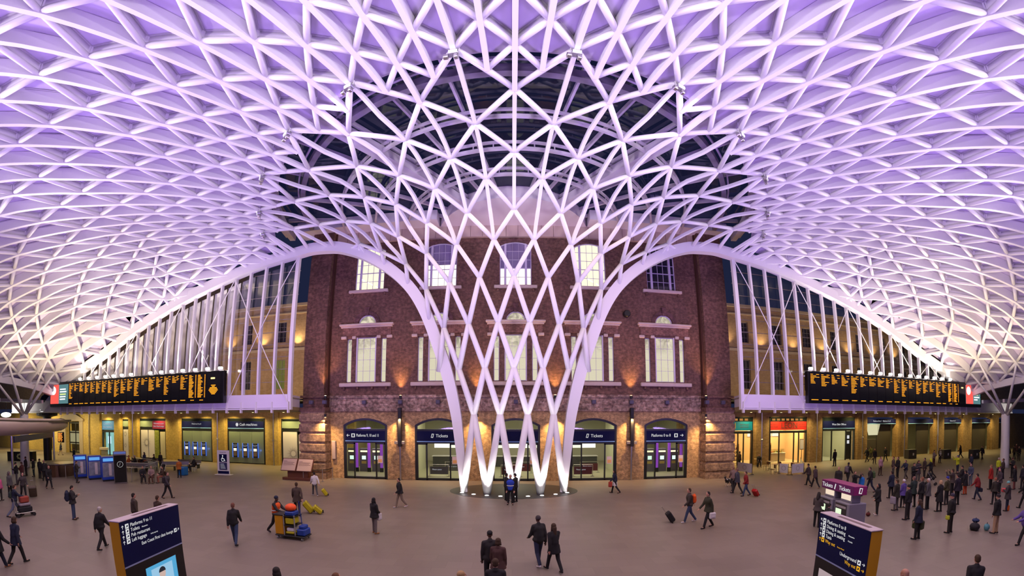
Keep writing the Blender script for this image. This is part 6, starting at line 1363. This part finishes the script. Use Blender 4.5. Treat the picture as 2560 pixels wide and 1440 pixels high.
P(2294,1203,160,'with long brown hair and long grey coat in the crowd','phone',(.045,.038,.045),GRY,('long',(.06,.03,.012)),hem=.34,H=1.68); P(2326,1196,30,'in dark coat with yellow hood bending over a pushchair','push',BLK,DK,('hood',YEL),H=1.7); P(2310,1195,60,'in brown coat beside the yellow hood','stand',(.04,.025,.022),DK,('short',HB),hem=.15); P(2334,1166,180,'holding a white sheet of paper far behind the crowd','phone',(.2,.15,.13),RBR,('short',HB))
P(2349,1158,175,'in black with a long white scarf far behind the crowd','stand',BLK,BLK,('short',HB),vest=(.42,.38,.26)); P(2393,1185,60,'in bright yellow jacket and blue cap','photo',YEL,NVY,('cap',(.04,.10,.25)),H=1.7); P(2401,1146,20,'in long dark coat far by the third passage','walk2',BLK,BLK,('long',HB),hem=.2); P(2455,1150,85,'in black coat striding past the arcade','walk',BLK,BLK,('short',HBR),hem=.12,H=1.76)
P(2427,1180,70,'in navy jacket with big black rucksack past the crowd','lookup',NVY,BLK,('short',HBR))
for k, (x, y, r, l, c) in enumerate(((2512,1146,20,'in navy coat left of the far group by the white column',NVY),(2522,1150,60,'in dark coat in the middle of the group by the white column',BLK),(2535,1148,-20,'in brown-black coat in the group by the white column',BRN),(2547,1152,90,'in long black coat right of the group by the white column',BLK),(2540,1142,140,'partly hidden behind the group by the white column',RBR))):
    P(x, y, r, l, ['stand','walk','stand','lookup','stand'][k], c, BLK, ('short', [HB,HBR,HB,HBR,HB][k]), hem=.12, H=1.72)
# ---- right crowd
C_ = [(2226,1246,0,'in navy coat at the left of the crowd','lookup',NVY,BLK,('short',HB),.2,1.74),(2238,1277,10,'in dark green leather coat carrying a white and navy bag','stand',(.022,.020,.014),(.11,.10,.10),('short',HBR),.2,1.72),(2255,1270,0,'in purple coat and white woolly hat','lookup',PUR,BLK,('beanie',WH),.18,1.62),
      (2266,1300,15,'in black jacket holding a white printed bag','stand',BLK,DK,('beanie',BLK),.05,1.76),(2280,1268,-10,'in dark teal coat in the middle of the crowd','lookup',DGR,BLK,('short',(.2,.1,.08)),.2,1.76),(2300,1274,5,'in black jacket with pale belt in the crowd','stand',BLK,DK,('short',(.2,.08,.04)),.05,1.8),
      (2316,1274,20,'with white hair and grey coat in the crowd','stand',(.085,.08,.085),BLK,('short',(.55,.45,.42)),.18,1.74),(2282,1215,170,'facing back with pale face in the crowd','phone',BLK,BLK,('short',HBR),0,1.72),(2346,1280,0,'with blonde hair and long black coat','lookup',BLK,BLK,('bob',(.5,.32,.18)),.38,1.72),
      (2364,1263,10,'in olive jacket with yellow hem and blue hat','lookup',(.045,.04,.014),BLK,('beanie',(.03,.04,.30)),.05,1.68),(2378,1240,10,'raising a phone in brown coat above the crowd','photo',(.05,.035,.03),BLK,('short',HBR),.1,1.76),(2390,1263,0,'in dark purple coat right of the olive jacket','stand',(.016,.010,.022),BLK,('short',HB),.15,1.82),
      (2290,1349,10,'in navy coat with long brown hair in front of the crowd','stand',NVY,BLK,('long',HBR),.2,1.70),(2372,1333,15,'bulky in black jacket and striped beanie, front of crowd','stand',(.014,.013,.012),(.022,.018,.016),('beanie',(.03,.025,.05)),.03,1.76),(2411,1237,0,'in black coat with orange-red socks','stand',BLK,(.45,.05,.01),('short',HB),.3,1.62),
      (2403,1225,30,'in black jacket behind the orange-red socks','phone',BLK,BLK,('short',HB),.1,1.72),(2441,1250,0,'in red hooded top and jeans standing apart','walk2',(.22,.014,.014),NVY,('short',HB),0,1.66),(2425,1215,80,'in red scarf and blue-grey jacket behind the red top','lookup',(.05,.06,.10),(.10,.12,.16),('short',HB),0,1.68),
      (2486,1334,5,'in black coat and beige trousers, front right','stand',BLK,(.42,.27,.16),('beanie',(.02,.015,.02)),.12,1.74),(2475,1224,10,'in red and black coat with fair hair','stand',(.36,.02,.012),BLK,('short',(.24,.13,.05)),.2,1.76),(2497,1234,60,'in grey-brown coat beside the red and black coat','lookup',(.055,.04,.045),BLK,('short',HB),.2,1.7),
      (2516,1278,20,'in grey coat and pale teal hat','phone',(.04,.032,.036),NVY,('beanie',(.15,.40,.38)),.25,1.64),(2534,1224,20,'with brown hair and long black coat at the right','stand',BLK,(.2,.06,.05),('long',(.09,.03,.012)),.36,1.74),(2555,1224,-20,'in dark jacket at the right frame edge','stand',(.02,.018,.022),DK,('short',HB),0,1.76),
      (2495,1190,150,'in fluorescent yellow top far right','stand',YEL,DK,('short',WH),0,1.6),(2506,1198,20,'in brown jacket with a magenta bag far right','lookup',(.06,.04,.035),BLK,('short',HBR),0,1.72),(2530,1196,70,'in black jacket and cap far right','phone',BLK,BLK,('cap',RBR),0,1.76),(2484,1262,-30,'in dark brown coat behind the black coat and beige trousers','stand',(.035,.028,.022),BLK,('short',(.3,.1,.05)),.1,1.6),
      (2560,1272,0,'dragging a dark case at the right frame edge','pull',BLK,BLK,('short',HB),.1,1.74),(2556,1362,60,'holding out a white sheet at the right frame edge','push',PUR,BLK,('short',HB),0,1.7)]
CP = []
for x, y, r, l, po, c, lg, h, hem, H in C_: CP.append(P(x, y, r, l, po, c, lg, h, hem=hem, H=H, bulk=1.36 if 'bulky' in l else 1.22))
bag(CP[1], 'wriL', (.30,.27,.33), 'white and navy carrier bag held by the dark green coat', (.17,.07,.22), drop=.02); bag(CP[3], 'wriR', WH, 'white printed plastic bag held by the black jacket in the crowd', (.2,.06,.14), drop=.0); bag(CP[12], 'wriR', (.035,.045,.012), 'large olive green bag held by the navy coat in front', (.24,.14,.2), drop=.02)
bag(CP[13], 'wriL', (.45,.50,.03), 'small yellow-green bag held by the bulky black jacket', (.10,.05,.11), drop=.02); bag(CP[16], 'wriR', NVY, 'navy bag held by the red hooded top', (.2,.08,.13), drop=.02); bag(CP[21], 'wriR', (.60,.07,.09), 'coral pink bag held by the grey coat and teal hat', (.16,.08,.12), drop=-.1); bag(CP[21], 'ankR', (.62,.10,.01), 'orange carrier bag low beside the grey coat and teal hat', (.12,.06,.17), drop=-.1)
bag(CP[25], 'wriR', (.30,.02,.22), 'magenta bag held far right', (.15,.07,.17), drop=.0); bag(CP[8], 'wriR', BLK, 'black handbag held by the blonde in the long black coat', (.14,.06,.12), drop=.02)
# luggage lying on the floor, pushchair, dog, heads at the bottom
def softbag(px, py, size, col, label, name='holdall', z=0):
    g = gp(px, py); r = thing(name, label, 'bag', (g.x, g.y, z), .3); m = MB(); ell(m, (0,0,size[2]), size); o = MB().bbox(-size[0]*.8,size[0]*.8,-size[1]*.8,size[1]*.8,0.0,size[2]*1.6,.06); m.add(o.v, o.f)
    inst('bag_body', remesh(m, .018, 'bag_body', 4), cm(col), r); MB().sweep([(-.1,0,size[2]*1.9),(-.06,0,size[2]*2.25),(.06,0,size[2]*2.25),(.1,0,size[2]*1.9)], [(-.012,-.008),(.012,-.008),(.012,.008),(-.012,.008)], (0,1,0)).build('handle', black, r); return r
softbag(2436,1325,(.33,.24,.17),(.012,.010,.014),'black holdall on the floor in front right'); softbag(2437,1322,(.22,.18,.09),(.012,.025,.09),'navy bag lying on top of the black holdall', z=.31); softbag(2466,1326,(.18,.14,.16),(.10,.28,.34),'pale blue patterned carrier bag on the floor beside the holdall','carrier_bag'); softbag(2170,1290,(.16,.12,.10),(.10,.012,.010),'small red and black bag on the floor by the white trainers')
def pushchair(px, py, label):
    r = thing('pushchair', label, 'pushchair', gp(px, py), .4)
    for a, b in ((-.25,-.35),(.25,-.35),(-.25,.35),(.25,.35)): MB().tube((a-.02,b,.1),(a+.02,b,.1),.1,n=14).build('wheel', black, r)
    MB().tube((-.25,-.35,.1),(-.22,.25,.95),.014).tube((-.22,.25,.95),(.22,.25,.95),.016).tube((.22,.25,.95),(.25,-.35,.1),.014).tube((-.25,.35,.1),(-.23,-.1,.6),.014).tube((.25,.35,.1),(.23,-.1,.6),.014).build('frame', steel, r)
    m = MB(); ell(m, (0,0,.52), (.22,.3,.18)); ell(m, (0,.12,.78), (.21,.2,.15)); inst('seat_and_hood', remesh(m, .018, 'seat', 3), cm(BLK), r)
pushchair(2327,1212,'black pushchair in the crowd below the yellow hood'); pushchair(408,1186,'black pushchair in the waiting area')
g = gp(1820,1216); r = thing('dog', 'black and white dog on four legs beside the grey-blue coats', 'dog', g, math.radians(115)); m = MB(); capsule(m, (0,-.28,.46), (0,.22,.48), .12, .145, 12); ell(m, (0,.14,.46), (.13,.19,.17)); capsule(m, (0,.28,.52), (0,.42,.68), .085, .07); ell(m, (0,.47,.72), (.075,.10,.08)); capsule(m, (0,.52,.70), (0,.63,.67), .045, .032)
for s in (-1, 1):
    capsule(m, (s*.085,.20,.42), (s*.085,.19,.22), .055, .032); capsule(m, (s*.085,.19,.22), (s*.085,.20,.04), .03, .026); capsule(m, (s*.085,.20,.03), (s*.085,.25,.025), .028, .024)
    capsule(m, (s*.08,-.26,.44), (s*.09,-.16,.28), .085, .048); capsule(m, (s*.09,-.16,.28), (s*.09,-.32,.17), .042, .026); capsule(m, (s*.09,-.32,.17), (s*.09,-.30,.04), .025, .024); capsule(m, (s*.09,-.30,.03), (s*.09,-.24,.025), .026, .024); ell(m, (s*.06,.42,.79), (.022,.018,.05))
capsule(m, (0,-.38,.50), (0,-.52,.62), .03, .02); capsule(m, (0,-.52,.62), (0,-.60,.74), .02, .012)
md = bpy.data.materials.new('dog_coat'); md.use_nodes = True; nt = md.node_tree; tc = nt.nodes.new('ShaderNodeTexCoord'); n_ = nt.nodes.new('ShaderNodeTexNoise'); n_.inputs['Scale'].default_value = 3.2; rp = nt.nodes.new('ShaderNodeValToRGB'); rp.color_ramp.elements[0].position = .5; rp.color_ramp.elements[1].position = .53; rp.color_ramp.elements[0].color = (.012,.010,.010,1); rp.color_ramp.elements[1].color = (.6,.52,.48,1)
nt.links.new(tc.outputs['Object'], n_.inputs['Vector']); nt.links.new(n_.outputs[0], rp.inputs[0]); nt.links.new(rp.outputs[0], nt.nodes['Principled BSDF'].inputs['Base Color']); inst('dog_body', remesh(m, .013, 'dog_body', 2), md, r)
P(2228,1600,0,'bald head only, at the bottom edge right of the totem','stand',DK,BLK,('short',(.5,.27,.19)),H=1.72); P(2415,1548,-40,'with dark hair and face to the right at the bottom right','walk',BLK,BLK,('short',HBR),H=1.72,skin=1); P(2556,1560,70,'with dark hair at the bottom right corner','stand',BLK,BLK,('short',HB),H=1.72,skin=1)
# luggage trolley
g = gp(64,1290); t = thing('luggage_trolley', 'steel luggage trolley loaded with bags at the left edge', 'trolley', (g.x, g.y, 0), math.radians(-12))
MB().bbox(-.3,.3,-.5,.5,.2,.24,.01).build('platform', steel, t); MB().tube((-.28,-.5,.2),(-.28,-.6,1.0),.018).tube((.28,-.5,.2),(.28,-.6,1.0),.018).tube((-.28,-.6,1.0),(.28,-.6,1.0),.022).build('push_frame', steel, t)
for a, b in ((-.25,-.4),(.25,-.4),(-.25,.42),(.25,.42)): MB().tube((a-.025,b,.09),(a+.025,b,.09),.09,n=14).build('wheel', black, t)
for k, (sz, c, z, l) in enumerate((((.26,.36,.14),(.012,.012,.016),.24,'black case lowest on the luggage trolley'),((.22,.3,.08),(.26,.22,.27),.54,'pale lilac bag on the luggage trolley'),((.2,.24,.16),(.30,.05,.03),.72,'red patterned bag topmost on the luggage trolley'))):
    r = thing('holdall', l, 'bag', (g.x, g.y, z), math.radians(-12)); MB().bbox(-sz[0],sz[0],-sz[1],sz[1],0,sz[2]*2,.05).build('bag_body', cm(c), r); MB().tube((-.08,0,sz[2]*2),(.08,0,sz[2]*2+.02),.012).build('handle', black, r)
# cleaning cart
g = gp(735,1345); t = thing('cleaning_cart', 'yellow and blue cleaning cart with orange bag, pushed by the orange vest', 'cart', (g.x, g.y, 0), math.radians(-3)); yl = mat('cart_yellow', (.62,.28,.005), .45); bl = mat('cart_blue', (.012,.05,.30), .45)
MB().bbox(-.75,.72,-.3,.3,.13,.19,.02).build('base', black, t)
for a, b in ((-.62,-.25),(.6,-.25),(-.62,.25),(.6,.25)): MB().tube((a-.025,b,.065),(a+.025,b,.065),.065,n=14).build('wheel', mat('castor_grey', (.2,.2,.2), .5), t)
MB().bbox(-.74,-.30,-.28,.28,.19,1.02,.03).build('yellow_bag', yl, t); MB().bbox(-.78,-.26,-.3,.3,1.0,1.06,.015).build('bag_rim', black, t)
for a, b in ((-.26,-.27),(.28,-.27),(-.26,.27),(.28,.27)): MB().box(a-.02,a+.02,b-.02,b+.02,.19,1.05).build('upright', mat('cart_grey', (.3,.28,.26), .5), t)
for z in (.2,.6,.98): MB().box(-.28,.30,-.29,.29,z,z+.03).build('tray', black, t)
MB().bbox(-.2,.2,-.26,.2,.66,.92,.03).build('tray_box', mat('cart_yellow2', (.55,.48,.01), .45), t); MB().bbox(-.2,.2,-.26,.2,.25,.34,.02).build('tray_box', MATS['cart_yellow2'], t); MB().bbox(-.18,.2,-.24,.2,.34,.5,.04).build('paper_rolls', whitep, t)
MB().bbox(-.22,.22,-.24,.2,1.01,1.18,.03).build('blue_tub', bl, t); m = MB(); ell(m, (-.05,0,1.32), (.26,.22,.17)); inst('orange_sack', remesh(m, .02, 'sack', 3), mat('sack_orange', (.85,.09,.01), .6), t)
MB().bbox(.33,.72,-.25,.25,.2,.48,.04).build('mop_bucket', bl, t); MB().bbox(.40,.66,-.18,.18,.48,.62,.03).build('wringer', bl, t); MB().tube((.45,.05,.4),(.3,.1,1.6),.014).build('mop_handle', bl, t)
